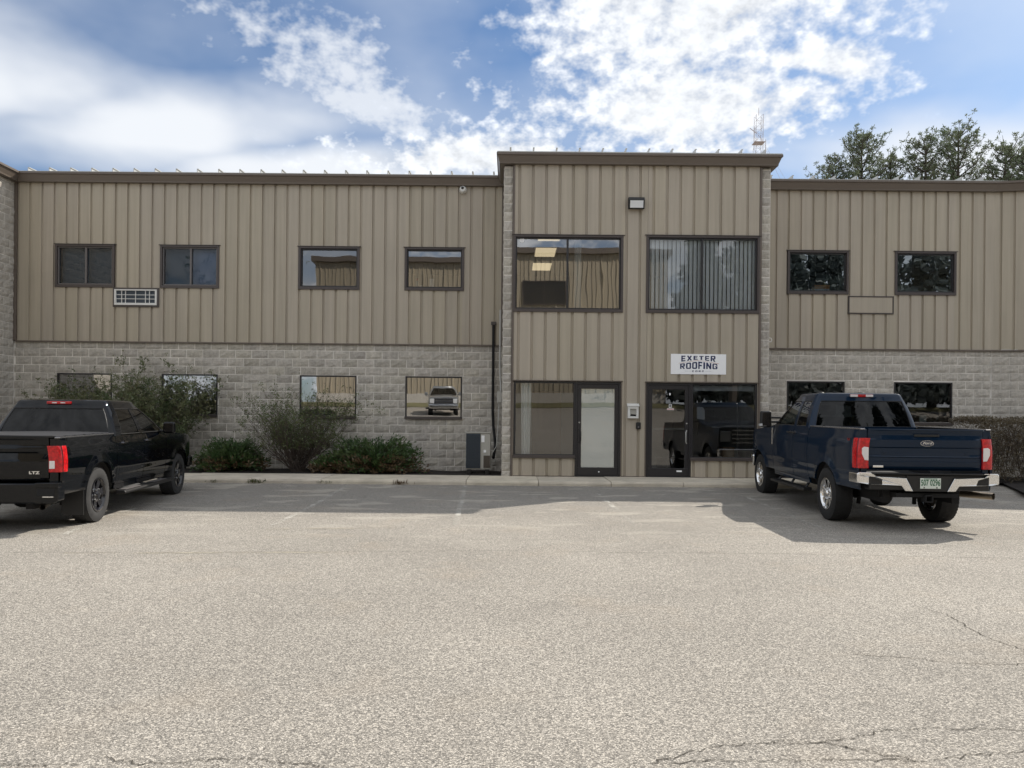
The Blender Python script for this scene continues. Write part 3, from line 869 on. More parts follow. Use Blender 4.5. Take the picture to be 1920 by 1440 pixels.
# storefronts
def door(x0, x1, z0, z1, Y, glass, hinge_right, rail_z):
    dr = frame_boxes(MB(), x0, x1, z0, z1, 0.05, Y - 0.045, Y + 0.05, bot=0.012).obj('door_frame', 'frame_dark', bld, bevel=0.004)
    lf = frame_boxes(MB(), x0 + 0.053, x1 - 0.053, z0 + 0.016, z1 - 0.053, 0.085, Y - 0.035, Y + 0.012, bot=0.19, head=0.10).obj('door', 'frame_dark', bld, bevel=0.006)
    gx0, gx1, gz0, gz1 = x0 + 0.139, x1 - 0.139, z0 + 0.207, z1 - 0.154
    quad(gx0, gx1, gz0, gz1, Y - 0.01).obj('pane', glass, lf, fix=False)
    hx = x0 + 0.095 if hinge_right else x1 - 0.095
    s = 1 if hinge_right else -1
    MB().tube([(hx, Y - 0.035, 1.17), (hx + s * .012, Y - 0.085, 1.165), (hx + s * .03, Y - 0.10, 1.12), (hx + s * .03, Y - 0.10, 0.92), (hx + s * .012, Y - 0.085, 0.88), (hx, Y - 0.035, 0.875)], 0.013, 8).obj('handle', 'black_plastic' if hinge_right else 'metal_grey', lf, smooth=True)
    MB().box(gx0, gx1, Y + 0.014, Y + 0.05, rail_z - 0.018, rail_z + 0.018).obj('push_bar', 'frame_light' if hinge_right else 'metal_grey', lf, bevel=0.004)
    MB().lathe([(0.0, -0.012), (0.017, -0.012), (0.02, 0.0)], 12, 'y', (hx, Y - 0.036, 1.33)).obj('lock', 'metal_grey', lf)
    return lf
d1 = door(1.437, 2.468, 0.105, 2.255, YB, 'glass_frost', True, 1.19)
d2 = door(3.048, 4.068, 0.103, 2.25, YB, 'glass_dim', False, 1.20)
def shopwin(x0, x1, z0, z1, Y, glass):
    wn = frame_boxes(MB(), x0, x1, z0, z1, 0.04, Y - 0.045, Y + 0.05, head=0.035).obj('window', 'frame_dark', bld, bevel=0.004)
    MB().box(x0 - 0.02, x1, Y - 0.09, Y - 0.046, z0 - 0.045, z0 + 0.028).obj('sill', 'frame_brown', wn, bevel=0.005)
    quad(x0 + 0.041, x1 - 0.041, z0 + 0.041, z1 - 0.036, Y - 0.01).obj('pane', glass, wn, fix=False)
    return wn
sw1 = shopwin(0.04, 1.434, 0.56, 2.255, YB, 'glass_shop')
sw2 = shopwin(4.071, 5.565, 0.53, 2.25, YB, 'glass_dim')
tbox('head_flashing', 'trim', (-0.01, 2.51, YB - 0.085, YB - 0.046, 2.266, 2.285))
tbox('head_flashing', 'trim', (3.01, 5.60, YB - 0.085, YB - 0.046, 2.256, 2.278))
tbox('door_jamb', 'trim', (2.472, 2.497, YB - 0.06, YB - 0.002, 0.123, 2.262))
tbox('door_jamb', 'trim', (3.018, 3.043, YB - 0.06, YB - 0.002, 0.123, 2.254))
# closed-off wall sleeve between the right upper windows
tbox('cover_panel', 'siding', (8.36, 9.43, YW - 0.066, YW - 0.049, 4.115, 4.50))
q = frame_boxes(MB(), 8.33, 9.46, 4.085, 4.53, 0.03, YW - 0.075, YW - 0.002).obj('cover_frame', 'frame_brown', bld, bevel=0.003)
# inside doors and lights that show through the glass
MB().box(0.55, 1.35, 21.0, 21.06, 0.1, 2.15).obj('inner_door', 'wood_door', bld)
MB().box(-0.06, 2.68, 21.07, 21.2, 0.095, 2.94).obj('partition', 'room_wall', bld)
MB().box(3.55, 3.80, 20.2, 20.45, 0.095, 2.94).obj('column', 'room_wall', bld)

# ================================================================== THINGS ON AND IN THE BUILDING
# through-wall air conditioner
ac = empty('air_conditioner', (-9.37, YW - 0.05, 4.12), 'white through-wall air conditioner grille below the two left sliding windows', 'air conditioner')
frame_boxes(MB(), -9.945, -8.80, 4.085, 4.565, 0.045, YW - 0.075, YW - 0.03).obj('surround', 'frame_brown', ac, bevel=0.003)
frame_boxes(MB(), -9.90, -8.845, 4.13, 4.52, 0.045, YW - 0.10, YW - 0.04, bot=0.055, head=0.03).obj('casing', 'white_plastic', ac, bevel=0.004)
MB().box(-9.86, -8.885, YW - 0.055, YW - 0.045, 4.18, 4.49).obj('coil', 'cond_grille', ac)
for k, x in enumerate((-9.72, -9.625, -9.375, -9.13, -9.03)):
    MB().box(x - 0.008, x + 0.008, YW - 0.085, YW - 0.07, 4.186, 4.489).obj('bar', 'white_plastic', ac)
for z in (4.285, 4.385):
    MB().box(-9.855, -8.89, YW - 0.09, YW - 0.0855, z - 0.007, z + 0.007).obj('bar', 'white_plastic', ac)
# dome camera
sc_ = empty('security_camera', (-1.27, YW - 0.05, 7.06), 'white dome security camera under the eave left of the bay', 'camera')
MB().lathe([(0.0, -0.16), (0.06, -0.15), (0.085, -0.11), (0.09, -0.05), (0.085, 0.0)], 24, 'y', (-1.27, YW - 0.04, 7.06)).obj('housing', 'white_plastic', sc_, smooth=True)
MB().lathe([(0.0, -0.20), (0.022, -0.195), (0.035, -0.175), (0.036, -0.15)], 16, 'y', (-1.275, YW - 0.025, 7.085)).obj('lens', 'black_plastic', sc_, smooth=True)
# flood light
fl = empty('flood_light', (2.767, YB - 0.02, 6.30), 'black wall flood light with white lens high on the entrance bay', 'light')
MB().prism([(YB - 0.05, 6.185), (YB - 0.16, 6.165), (YB - 0.20, 6.36), (YB - 0.17, 6.43), (YB - 0.05, 6.44)], 'x', 2.585, 2.95).obj('housing', 'black_plastic', fl, bevel=0.015)
q = MB().add([(2.62, -0.001, 0.0), (2.915, -0.001, 0.0), (2.915, -0.001, 0.155), (2.62, -0.001, 0.155), (2.62, 0.01, 0.0), (2.915, 0.01, 0.0), (2.915, 0.01, 0.155), (2.62, 0.01, 0.155)],
             [(0, 1, 2, 3), (4, 7, 6, 5), (0, 4, 5, 1), (1, 5, 6, 2), (2, 6, 7, 3), (3, 7, 4, 0)])
q.v = [(x, YB - 0.166 - 0.205 * z + y - 0.006, 6.19 + z) for x, y, z in q.v]
q.obj('lens', 'lamp_lens', fl)
# company sign
sg = empty('company_sign', (4.223, YB - 0.05, 2.45), 'white company sign with dark blue roof-shaped lettering above the right door', 'sign')
SX0, SX1, SZ0, SZ1 = 3.595, 4.851, 2.448, 2.909
MB().box(SX0, SX1, YB - 0.062, YB - 0.0495, SZ0, SZ1).obj('board', 'white', sg, bevel=0.002)
def sgx(p): return lerp(SX0, SX1, (p - 432) / 563)
def sgz(p): return lerp(SZ1, SZ0, (p - 132) / 215)
T3 = [[(0, 0), (.3, 0), (.3, 1), (0, 1)]]
GL = {
 'E': (.80, [[(0, 0), (.34, 0), (.34, 1), (0, 1)], [(.34, .8), (1, .8), (1, 1), (.34, 1)], [(.34, .4), (.9, .4), (.9, .6), (.34, .6)], [(.34, 0), (1, 0), (1, .2), (.34, .2)]]),
 'F': (.78, [[(0, 0), (.36, 0), (.36, 1), (0, 1)], [(.36, .8), (1, .8), (1, 1), (.36, 1)], [(.36, .38), (.9, .38), (.9, .58), (.36, .58)]]),
 'X': (1.0, [[(0, 1), (.34, 1), (.5, .69), (.66, 1), (1, 1), (.69, .5), (1, 0), (.66, 0), (.5, .31), (.34, 0), (0, 0), (.31, .5)]]),
 'T': (.86, [[(0, .8), (1, .8), (1, 1), (0, 1)], [(.32, 0), (.68, 0), (.68, .8), (.32, .8)]]),
 'R': (.95, [[(0, 0), (.3, 0), (.3, 1), (0, 1)], [(.3, .82), (.68, .82), (.68, 1), (.3, 1)], [(.3, .40), (.68, .40), (.68, .58), (.3, .58)], [(.68, .40), (.9, .42), (.99, .54), (.99, .86), (.88, 1), (.68, 1)], [(.36, .40), (.68, .40), (1, 0), (.66, 0)]]),
 'P': (.9, [[(0, 0), (.3, 0), (.3, 1), (0, 1)], [(.3, .82), (.68, .82), (.68, 1), (.3, 1)], [(.3, .36), (.68, .36), (.68, .54), (.3, .54)], [(.68, .36), (.9, .38), (.99, .5), (.99, .86), (.88, 1), (.68, 1)]]),
 'O': (.98, [[(.14, 0), (.3, 0), (.3, 1), (.14, 1), (0, .86), (0, .14)], [(.86, 0), (1, .14), (1, .86), (.86, 1), (.7, 1), (.7, 0)], [(.3, .82), (.7, .82), (.7, 1), (.3, 1)], [(.3, 0), (.7, 0), (.7, .18), (.3, .18)]]),
 'C': (.92, [[(.14, 0), (.3, 0), (.3, 1), (.14, 1), (0, .86), (0, .14)], [(.7, 0), (.86, 0), (1, .14), (1, .34), (.7, .34)], [(.7, .66), (1, .66), (1, .86), (.86, 1), (.7, 1)], [(.3, .82), (.7, .82), (.7, 1), (.3, 1)], [(.3, 0), (.7, 0), (.7, .18), (.3, .18)]]),
 'G': (.98, [[(.14, 0), (.3, 0), (.3, 1), (.14, 1), (0, .86), (0, .14)], [(.7, 0), (.86, 0), (1, .14), (1, .54), (.55, .54), (.55, .36), (.7, .36)], [(.7, .68), (1, .68), (1, .86), (.86, 1), (.7, 1)], [(.3, .82), (.7, .82), (.7, 1), (.3, 1)], [(.3, 0), (.7, 0), (.7, .18), (.3, .18)]]),
 'I': (.34, [[(0, 0), (1, 0), (1, 1), (0, 1)]]),
 'N': (1.0, [[(0, 0), (0, 1), (.3, 1), (.7, .45), (.7, 1), (1, 1), (1, 0), (.7, 0), (.3, .55), (.3, 0)]]),
}
def lettering(body, x0, x1, top, bot, m, gap):
    total = sum(GL[c][0] for c in body) + gap * (len(body) - 1)
    q = MB(); pos_ = 0.0
    for ch in body:
        wd, polys = GL[ch]
        for pl_ in polys:
            vs_ = []
            for a, b in pl_:
                s = (pos_ + a * wd) / total
                p = lerp(x0, x1, s); k = abs(s - 0.5) * 2
                vs_.append((sgx(p), YB - 0.0635, sgz(lerp(lerp(bot[0], bot[1], k), lerp(top[0], top[1], k), b))))
            q.add(vs_, [tuple(range(len(vs_)))])
        pos_ += wd + gap
    return q.obj('lettering', m, sg, fix=False)
lettering('EXETER', 538, 886, (152, 150), (189, 214), 'ink', 0.30)
lettering('ROOFING', 526, 906, (211, 236), (289, 290), 'ink', 0.22)
lettering('CORP', 650, 768, (305, 305), (322, 322), 'ink', 0.55)
q = MB()
for (a, b, c, d) in ((510, 232, 715, 199), (715, 199, 922, 235)):
    q.add([(sgx(a), YB - 0.0632, sgz(b)), (sgx(c), YB - 0.0632, sgz(d)), (sgx(c), YB - 0.0632, sgz(d - 4)), (sgx(a), YB - 0.0632, sgz(b - 2))], [(0, 1, 2, 3)])
q.obj('roof_line', 'line_ink', sg)
q = MB()
for a, b in ((575, 642), (778, 846)):
    q.add([(sgx(a), YB - 0.0632, sgz(314.5)), (sgx(b), YB - 0.0632, sgz(314.5)), (sgx(b), YB - 0.0632, sgz(312.5)), (sgx(a), YB - 0.0632, sgz(312.5))], [(0, 1, 2, 3)])
q.obj('rule', 'grey_ink', sg)
# drop box between the doors
mbx = empty('mailbox', (2.74, YB - 0.06, 1.43), 'off-white wall mailbox with paper slot between the two doors', 'mailbox')
frame_boxes(MB(), 2.62, 2.86, 1.435, 1.70, 0.05, YB - 0.15, YB - 0.05, bot=0.045).obj('body', 'white_plastic', mbx, bevel=0.008)
MB().box(2.665, 2.815, YB - 0.105, YB - 0.052, 1.475, 1.655).obj('recess', 'metal_grey', mbx)
MB().prism([(YB - 0.05, 1.702), (YB - 0.17, 1.702), (YB - 0.165, 1.745), (YB - 0.05, 1.775)], 'x', 2.605, 2.875).obj('lid', 'white_plastic', mbx, bevel=0.006)
MB().add([(2.672, YB - 0.108, 1.49), (2.808, YB - 0.108, 1.48), (2.808, YB - 0.107, 1.52), (2.70, YB - 0.107, 1.535)], [(0, 1, 2, 3)]).obj('slot', 'black_matte', mbx)
kp = empty('door_keypad', (2.87, YB - 0.04, 1.19), 'small black keypad below the mailbox', 'keypad')
MB().box(2.815, 2.925, YB - 0.085, YB - 0.046, 1.19, 1.345).obj('case', 'black_plastic', kp, bevel=0.02, seg=3)
MB().lathe([(0, -0.09), (0.018, -0.088), (0.02, -0.084)], 12, 'y', (2.87, YB, 1.24)).obj('button', 'frame_light', kp)
# outdoor condenser
cu_ = empty('condenser_unit', (-0.78, 18.25, 0.1), 'beige outdoor heat pump condenser with blue-grey coil beside the bay', 'condenser')
MB().box(-1.08, -0.50, 18.05, 18.45, 0.20, 1.05).obj('cabinet', 'cond_body', cu_, bevel=0.015)
MB().box(-1.10, -0.48, 18.03, 18.47, 1.052, 1.08).obj('top_cover', 'cond_body', cu_, bevel=0.008)
MB().box(-1.072, -0.735, 18.036, 18.046, 0.23, 1.04).obj('coil', 'cond_grille', cu_)
q = MB()
for k in range(22): q.box(-1.075, -0.735, 18.022, 18.034, 0.25 + k * 0.036, 0.256 + k * 0.036)
for k in range(7): q.box(-1.07 + k * 0.055, -1.065 + k * 0.055, 18.014, 18.021, 0.23, 1.04)
q.obj('guard', 'cond_grille', cu_)
MB().box(-0.66, -0.51, 18.034, 18.046, 0.24, 0.53).obj('service_panel', 'steel_dirty', cu_, bevel=0.004)
MB().box(-0.66, -0.60, 18.03, 18.046, 0.60, 0.66).obj('label_plate', 'white', cu_)
MB().box(-0.715, -0.64, 18.036, 18.046, 0.84, 1.0).obj('spec_sheet', 'white', cu_)
for x in (-1.0, -0.58): MB().box(x - 0.04, x + 0.04, 18.0, 18.5, 0.10, 0.198).obj('foot', 'black_plastic', cu_)
ln = empty('refrigerant_line', (-0.40, 18.95, 0.1), 'dark insulated refrigerant line running down the wall beside the condenser', 'pipe')
MB().tube([(-0.48, 19.06, 3.75), (-0.48, 19.06, 1.6), (-0.46, 19.05, 1.2), (-0.40, 18.9, 0.75), (-0.44, 18.5, 0.45)], 0.034, 10).obj('insulation', 'black_matte', ln, smooth=True)
MB().box(-0.54, -0.42, 19.02, 19.095, 3.72, 3.80).obj('wall_cap', 'frame_brown', ln, bevel=0.006)
cd = empty('conduit', (-0.31, 18.4, 1.8), 'thin grey electrical conduit with switch box on the bay flank', 'conduit')
MB().tube([(-0.30, 18.35, 4.0), (-0.30, 18.35, 2.6), (-0.27, 18.3, 2.05)], 0.022, 8).obj('pipe', 'metal_grey', cd, smooth=True)
MB().box(-0.36, -0.245, 18.2, 18.36, 1.78, 2.04).obj('switch_box', 'metal_grey', cd, bevel=0.008)
MB().tube([(-0.31, 18.25, 1.78), (-0.33, 18.1, 1.2), (-0.36, 18.05, 0.75), (-0.48, 18.1, 0.55)], 0.010, 6).obj('whip', 'metal_grey', cd, smooth=True)
hk = MB().tube([(5.86, 17.62, 3.22), (5.92, 17.6, 3.22), (5.935, 17.6, 3.26), (5.92, 17.6, 3.30), (5.88, 17.61, 3.31)], 0.010, 6).obj('hose_hook', 'white_plastic', smooth=True)
tag(hk, 'small white hook on the right corner of the bay', 'hook')

# things behind the glass
def ceil_light(x, y, label, lx=0.6, ly=1.2, m='troffer'):
    t = empty('ceiling_light', (x, y, 6.40), label, 'light', 'office ceiling lights')
    frame_boxes(MB(), 0, 1, 0, 1, 0.1, 0, 1)
    MB().box(x - lx / 2 - .03, x + lx / 2 + .03, y - ly / 2 - .03, y + ly / 2 + .03, 6.385, 6.418).obj('frame', 'white', t)
    MB().box(x - lx / 2, x + lx / 2, y - ly / 2, y + ly / 2, 6.378, 6.384).obj('diffuser', m, t)
ceil_light(0.98, 20.9, 'lit ceiling light nearest the glass in the upper left bay window')
ceil_light(0.95, 23.0, 'lit ceiling light midway back in the upper left bay window')
ceil_light(0.93, 25.2, 'lit ceiling light farthest back in the upper left bay window')
ceil_light(9.75, 22.6, 'lit ceiling light seen in the far right upper window')
ceil_light(-4.15, 22.2, 'lit ceiling light seen in the third upper window of the left wing')
cv = MB()
for k in range(14):
    pass
def drape(name, x0, x1, y, z0, z1, folds, label, m='sheer', amp=0.025, flare=0.0):
    q = MB().grid(lambda a, b: (lerp(x0, x1, a) + flare * (1 - b) * (a - .5), y + amp * math.sin(a * folds * 2 * math.pi) + 0.01 * math.sin(a * 17), lerp(z0, z1, b)), folds * 8, 6)
    o = q.obj(name, m, smooth='all', fix=False)
    return tag(o, label, 'curtain')
drape('curtain', 0.20, 0.44, YB + 0.09, 0.2, 2.3, 4, 'white sheer curtain hanging in the lower left shop window', flare=-0.06)
drape('curtain', 1.40, 1.55, YB + 0.09, 3.4, 5.6, 3, 'narrow pale curtain drawn aside in the upper left bay window')
# vertical blinds
vb = empty('vertical_blinds', (4.3, YB + 0.2, 3.85), 'pale blue vertical blinds filling the upper right bay window', 'blinds')
MB().box(3.05, 5.56, YB + 0.07, YB + 0.13, 5.53, 5.58).obj('head_rail', 'blind', vb)
bs = MB().add([(-0.039, 0.0, 0), (0, -0.006, 0), (0.039, 0.0, 0), (-0.039, 0.0, 1.68), (0, -0.006, 1.68), (0.039, 0.0, 1.68)], [(0, 1, 4, 3), (1, 2, 5, 4)]).mesh('slat')
bs.materials.append(MATS['blind'])
for k in range(26):
    o = bpy.data.objects.new('slat', bs); COL.objects.link(o)
    o.location = (3.10 + k * 0.0965, YB + 0.10, 3.84); o.rotation_euler = (0, 0, R(8 + U(-4, 4))); setparent(o, vb)
# bits on window sills
rl = MB().lathe([(0.0, 0.0), (0.062, 0.0), (0.062, 0.27), (0.02, 0.27), (0.02, 0.2)], 20, 'z', (-2.06, 19.42, 4.64)).obj('paper_towel_roll', 'white', smooth=True)
tag(rl, 'white paper towel roll standing on the sill of the fourth upper window', 'paper roll')
sb = empty('spray_bottle', (-2.42, 19.40, 4.64), 'spray bottle with red trigger on the sill of the fourth upper window', 'bottle')
MB().lathe([(0.0, 0.0), (0.04, 0.0), (0.042, 0.14), (0.015, 0.19), (0.013, 0.22)], 16, 'z', (-2.42, 19.40, 4.64)).obj('bottle', 'white_plastic', sb, smooth=True)
MB().box(-2.45, -2.40, 19.385, 19.415, 4.86, 4.92).obj('trigger', 'red_ink', sb, bevel=0.006)
cp = MB().lathe([(0.0, 0.0), (0.035, 0.0), (0.04, 0.09), (0.036, 0.09), (0.033, 0.01)], 16, 'z', (-2.33, 19.36, 4.64)).obj('cup', 'white', smooth=True)
tag(cp, 'small white cup beside the spray bottle', 'cup')
sl1 = MB().box(-2.68, -1.25, 19.30, 19.52, 4.60, 4.635).obj('inner_sill', 'white', bld)
bx_ = MB().box(7.58, 7.96, 19.33, 19.52, 4.64, 4.84).obj('cardboard_box', 'orange', bevel=0.004)
tag(bx_, 'orange and white carton on the sill of the first right upper window', 'box')
MB().box(7.59, 7.95, 19.326, 19.329, 4.70, 4.74).obj('print_stripe', 'white', bx_)
MB().box(6.84, 8.31, 19.31, 19.55, 4.60, 4.636).obj('inner_sill', 'white', bld)
MB().box(9.51, 10.98, 19.31, 19.55, 1.33, 1.366).obj('inner_sill', 'white', bld)
nt = MB().box(10.30, 10.48, 19.42, 19.44, 1.37, 1.58).obj('paper_note', 'plate_white'); tag(nt, 'pale paper card standing in the right lower window', 'card')
hd = empty('desk_fan', (10.62, 19.45, 1.37), 'round dark desk fan in the right lower window', 'fan')
MB().lathe([(0.115, 0.0), (0.13, -0.01), (0.13, 0.02), (0.115, 0.02), (0.115, 0.0)], 24, 'y', (10.66, 19.44, 1.56)).obj('ring', 'metal_grey', hd, smooth=True)
MB().tube([(10.66, 19.45, 1.43), (10.66, 19.45, 1.368)], [0.02, 0.06], 10).obj('stand', 'black_plastic', hd)
# lobby of the right unit
ps = MB().add([(4.22, YB + 0.03, 1.435), (4.40, YB + 0.03, 1.42), (4.395, YB + 0.031, 1.64), (4.355, YB + 0.031, 1.705), (4.22, YB + 0.031, 1.71)], [(0, 1, 2, 3, 4)]).obj('paper_notice', 'white')
tag(ps, 'white paper notice taped inside the right shop window', 'paper')
MB().box(4.10, 5.53, YB + 0.06, YB + 0.09, 2.08, 2.2).obj('roller_shade', 'white', bld)
cb = MB().box(4.95, 5.22, YB + 0.5, YB + 0.8, 0.5, 0.78).obj('cardboard_box', 'cardboard', bevel=0.004); tag(cb, 'brown cardboard box low in the right shop window', 'box')
ds = empty('lobby_desk', (4.9, 19.2, 0.09), 'dark reception desk behind the right shop window', 'desk')
MB().box(4.3, 5.5, YB + 0.45, YB + 1.0, 0.45, 0.495).obj('top', 'room_dark', ds)
MB().box(4.3, 4.36, YB + 0.5, YB + 0.95, 0.092, 0.449).obj('leg', 'room_dark', ds)
MB().box(5.44, 5.5, YB + 0.5, YB + 0.95, 0.092, 0.449).obj('leg', 'room_dark', ds)
pp = MB().add([(4.55, YB + 0.5, 0.497), (4.95, YB + 0.5, 0.497), (4.95, YB + 0.62, 0.56)], [(0, 1, 2)]).obj('paper_sheet', 'white'); tag(pp, 'folded white sheet lying on the lobby desk', 'paper')
# door markings
dn = empty('unit_number_sticker', (3.60, YB - 0.012, 1.70), 'white square sticker with the unit number on the right door', 'sticker')
MB().box(3.57, 3.63, YB - 0.016, YB - 0.0125, 1.685, 1.765).obj('square', 'white', dn)
me = text_mesh('8', 0.085, 0.0, 0.003)
link('number', xform(me, lambda c: Vector((3.60 + c.x, YB - 0.0165, 1.725 + c.y))), 'black_matte', dn)
op = empty('door_notice', (3.60, YB - 0.012, 1.63), 'narrow red and white notice below the number on the right door', 'sticker')
MB().box(3.525, 3.685, YB - 0.0155, YB - 0.0125, 1.635, 1.67).obj('plate', 'white', op)
MB().box(3.53, 3.68, YB - 0.0162, YB - 0.0158, 1.645, 1.66).obj('print', 'red_ink', op)
tp = MB().box(3.575, 3.605, YB - 0.0155, YB - 0.0125, 1.97, 2.02).obj('door_tag', 'white'); tag(tp, 'tiny white tag near the top of the right door glass', 'sticker')
kb = MB().box(3.75, 3.87, YB - 0.05, YB - 0.036, 0.225, 0.262).obj('door_badge', 'white', bevel=0.004); tag(kb, 'white badge on the bottom rail of the right door', 'badge')
kb2 = MB().box(1.97, 2.0, YB - 0.045, YB - 0.036, 0.20, 0.225).obj('door_badge', 'white'); tag(kb2, 'small white badge on the bottom rail of the left door', 'badge')
st = MB().lathe([(0.0, -0.002), (0.055, -0.002), (0.055, 0.0)], 20, 'y', (0.19, YB - 0.004, 5.47)).obj('round_sticker', 'white'); tag(st, 'round pale sticker in the corner of the upper left bay window', 'sticker')

# ================================================================== ACROSS THE LOT (seen in the window reflections)
opp = empty('warehouse', (-2, -14.0, 2.3), 'tan ribbed warehouse across the lot, reflected in the window glass', 'building')
MB().box(-13.4, 9.8, -26.0, -14.02, 1.6, 11.9).obj('wall', 'opp_siding', opp)
MB().box(-13.45, 9.85, -14.1, -13.98, 1.8, 3.0).obj('plinth', 'block', opp)
MB().box(-13.7, 10.1, -26.3, -13.7, 11.9, 12.25).obj('roof', 'eave', opp)
rb = MB().prism([(-0.04, 0.0), (-0.018, 0.05), (0.018, 0.05), (0.04, 0.0)], 'z', 0.0, 8.9).mesh('rib'); rb.materials.append(MATS['opp_siding'])
for k in range(76):
    o = bpy.data.objects.new('rib', rb); COL.objects.link(o); o.location = (-13.2 + 0.3048 * k, -14.02, 3.0); setparent(o, opp)
for x0, x1, z0, z1 in ((0.7, 3.3, 8.7, 10.1),):
    wo = MB().box(x0, x1, -13.97, -13.93, z0, z1).obj('window', 'black_plastic', opp)
    q = MB().box(x0 - .06, x1 + .06, -13.96, -13.90, z1, z1 + .06); q.box(x0 - .06, x1 + .06, -13.96, -13.90, z0 - .06, z0)
    q.box(x0 - .06, x0, -13.96, -13.90, z0, z1); q.box(x1, x1 + .06, -13.96, -13.90, z0, z1); q.box((x0 + x1) / 2 - .03, (x0 + x1) / 2 + .03, -13.925, -13.90, z0, z1)
    q.obj('frame', 'frame_brown', wo)
gs = MB().grid(lambda a, b: (lerp(-30, 30, a), lerp(-13.9, -13.2, b), gz(lerp(-13.9, -13.2, b)) + 0.03 + 0.03 * math.sin(b * 3.14)), 40, 4).obj('grass_verge', 'grass_far')
tag(gs, 'strip of short dry grass across the lot', 'grass', kind='stuff')

# ================================================================== PICKUP TRUCKS
def wheel(root, x, y, Rr, wd, side, rimm, rimr, style, tyrem):
    """wheel whose outer face looks to +y when side > 0"""
    s = side
    wl = empty('wheel', (0, 0, 0), world_children=False); wl.parent = root; wl.location = (x, y, Rr)
    h = wd / 2
    prof = [(rimr - 0.01, -h + 0.02), (rimr + 0.02, -h), (Rr - 0.05, -h - 0.004), (Rr - 0.012, -h + 0.012), (Rr - 0.003, -h + 0.04), (Rr, -h * .3), (Rr, h * .3), (Rr - 0.003, h - 0.04), (Rr - 0.012, h - 0.012), (Rr - 0.05, h + 0.004), (rimr + 0.02, h), (rimr - 0.01, h - 0.02)]
    t = MB().lathe(prof, 48)
    for k in range(44):                       # shoulder and centre tread blocks
        for row, (ya, yb) in enumerate(((-h + 0.010, -h * .55), (-h * .45, -0.01), (0.01, h * .45), (h * .55, h - 0.010))):
            a0 = 2 * math.pi * (k + 0.25 * (row % 2)) / 44; a1 = a0 + 2 * math.pi / 44 * 0.62
            r0 = Rr - 0.03; r1 = Rr + (0.003 if row in (1, 2) else -0.007)
            if row in (0, 3):
                inner = ya if row == 0 else yb
            vs_ = [(r * math.cos(a), yy, r * math.sin(a)) for r in (r0, r1) for a in (a0, a1) for yy in (ya, yb)]
            t.add(vs_, [(4, 5, 7, 6), (0, 4, 6, 2), (1, 3, 7, 5), (0, 1, 5, 4), (2, 6, 7, 3)])
    t.obj('tyre', tyrem, wl, smooth=True)
    yo = s * (h - 0.035)
    rim = MB().lathe([(rimr, s * h * 0.98), (rimr - 0.018, s * h * 1.0), (rimr - 0.03, s * (h - 0.02)), (rimr - 0.045, s * (h - 0.06)), (rimr - 0.05, -s * h * 0.8), (rimr, -s * h * 0.9)], 40)
    nsp = 8 if style == 'chrome' else 6
    for k in range(nsp):
        for d in ((-0.09, 0.09) if style == 'chrome' else (-0.13, 0.13)):
            a = 2 * math.pi * k / nsp + 0.2
            a2 = a + d * (0.9 if style == 'chrome' else 1.0)
            p0 = Vector((0.055 * math.cos(a + d * 2), 0, 0.055 * math.sin(a + d * 2))); p1 = Vector(((rimr - 0.03) * math.cos(a2), 0, (rimr - 0.03) * math.sin(a2)))
            dr = (p1 - p0).normalized(); nn = Vector((-dr.z, 0, dr.x)) * (0.016 if style == 'chrome' else 0.022)
            q = [p0 - nn, p0 + nn, p1 + nn * 1.2, p1 - nn * 1.2]
            y1 = [yo - s * .005, yo - s * .005, yo + s * .012, yo + s * .012]
            rim.add([(c.x, y1[i], c.z) for i, c in enumerate(q)] + [(c.x, y1[i] - s * 0.045, c.z) for i, c in enumerate(q)],
                    [(0, 1, 2, 3), (0, 4, 5, 1), (1, 5, 6, 2), (2, 6, 7, 3), (3, 7, 4, 0)])
    rim.obj('rim', rimm, wl, smooth=True)
    hb = MB().lathe([(0.0, s * (h + 0.005)), (0.05, s * (h + 0.002)), (0.06, s * (h - 0.02)), (0.10, s * (h - 0.03)), (0.105, s * (h - 0.07))], 24)
    hb.obj('hub', rimm, wl, smooth=True)
    lg = MB()
    nl = 8 if style == 'chrome' else 6
    for k in range(nl):
        a = 2 * math.pi * k / nl
        lg.lathe([(0.0, s * (h - 0.005)), (0.010, s * (h - 0.008)), (0.011, s * (h - 0.035))], 8, 'y', (0.08 * math.cos(a), 0, 0.08 * math.sin(a)))
    lg.obj('lug_nuts', 'chrome', wl)
    MB().lathe([(0.0, -s * 0.03), (rimr - 0.055, -s * 0.03), (rimr - 0.055, -s * 0.05), (0, -s * .05)], 24).obj('brake_disc', 'steel_dirty', wl)

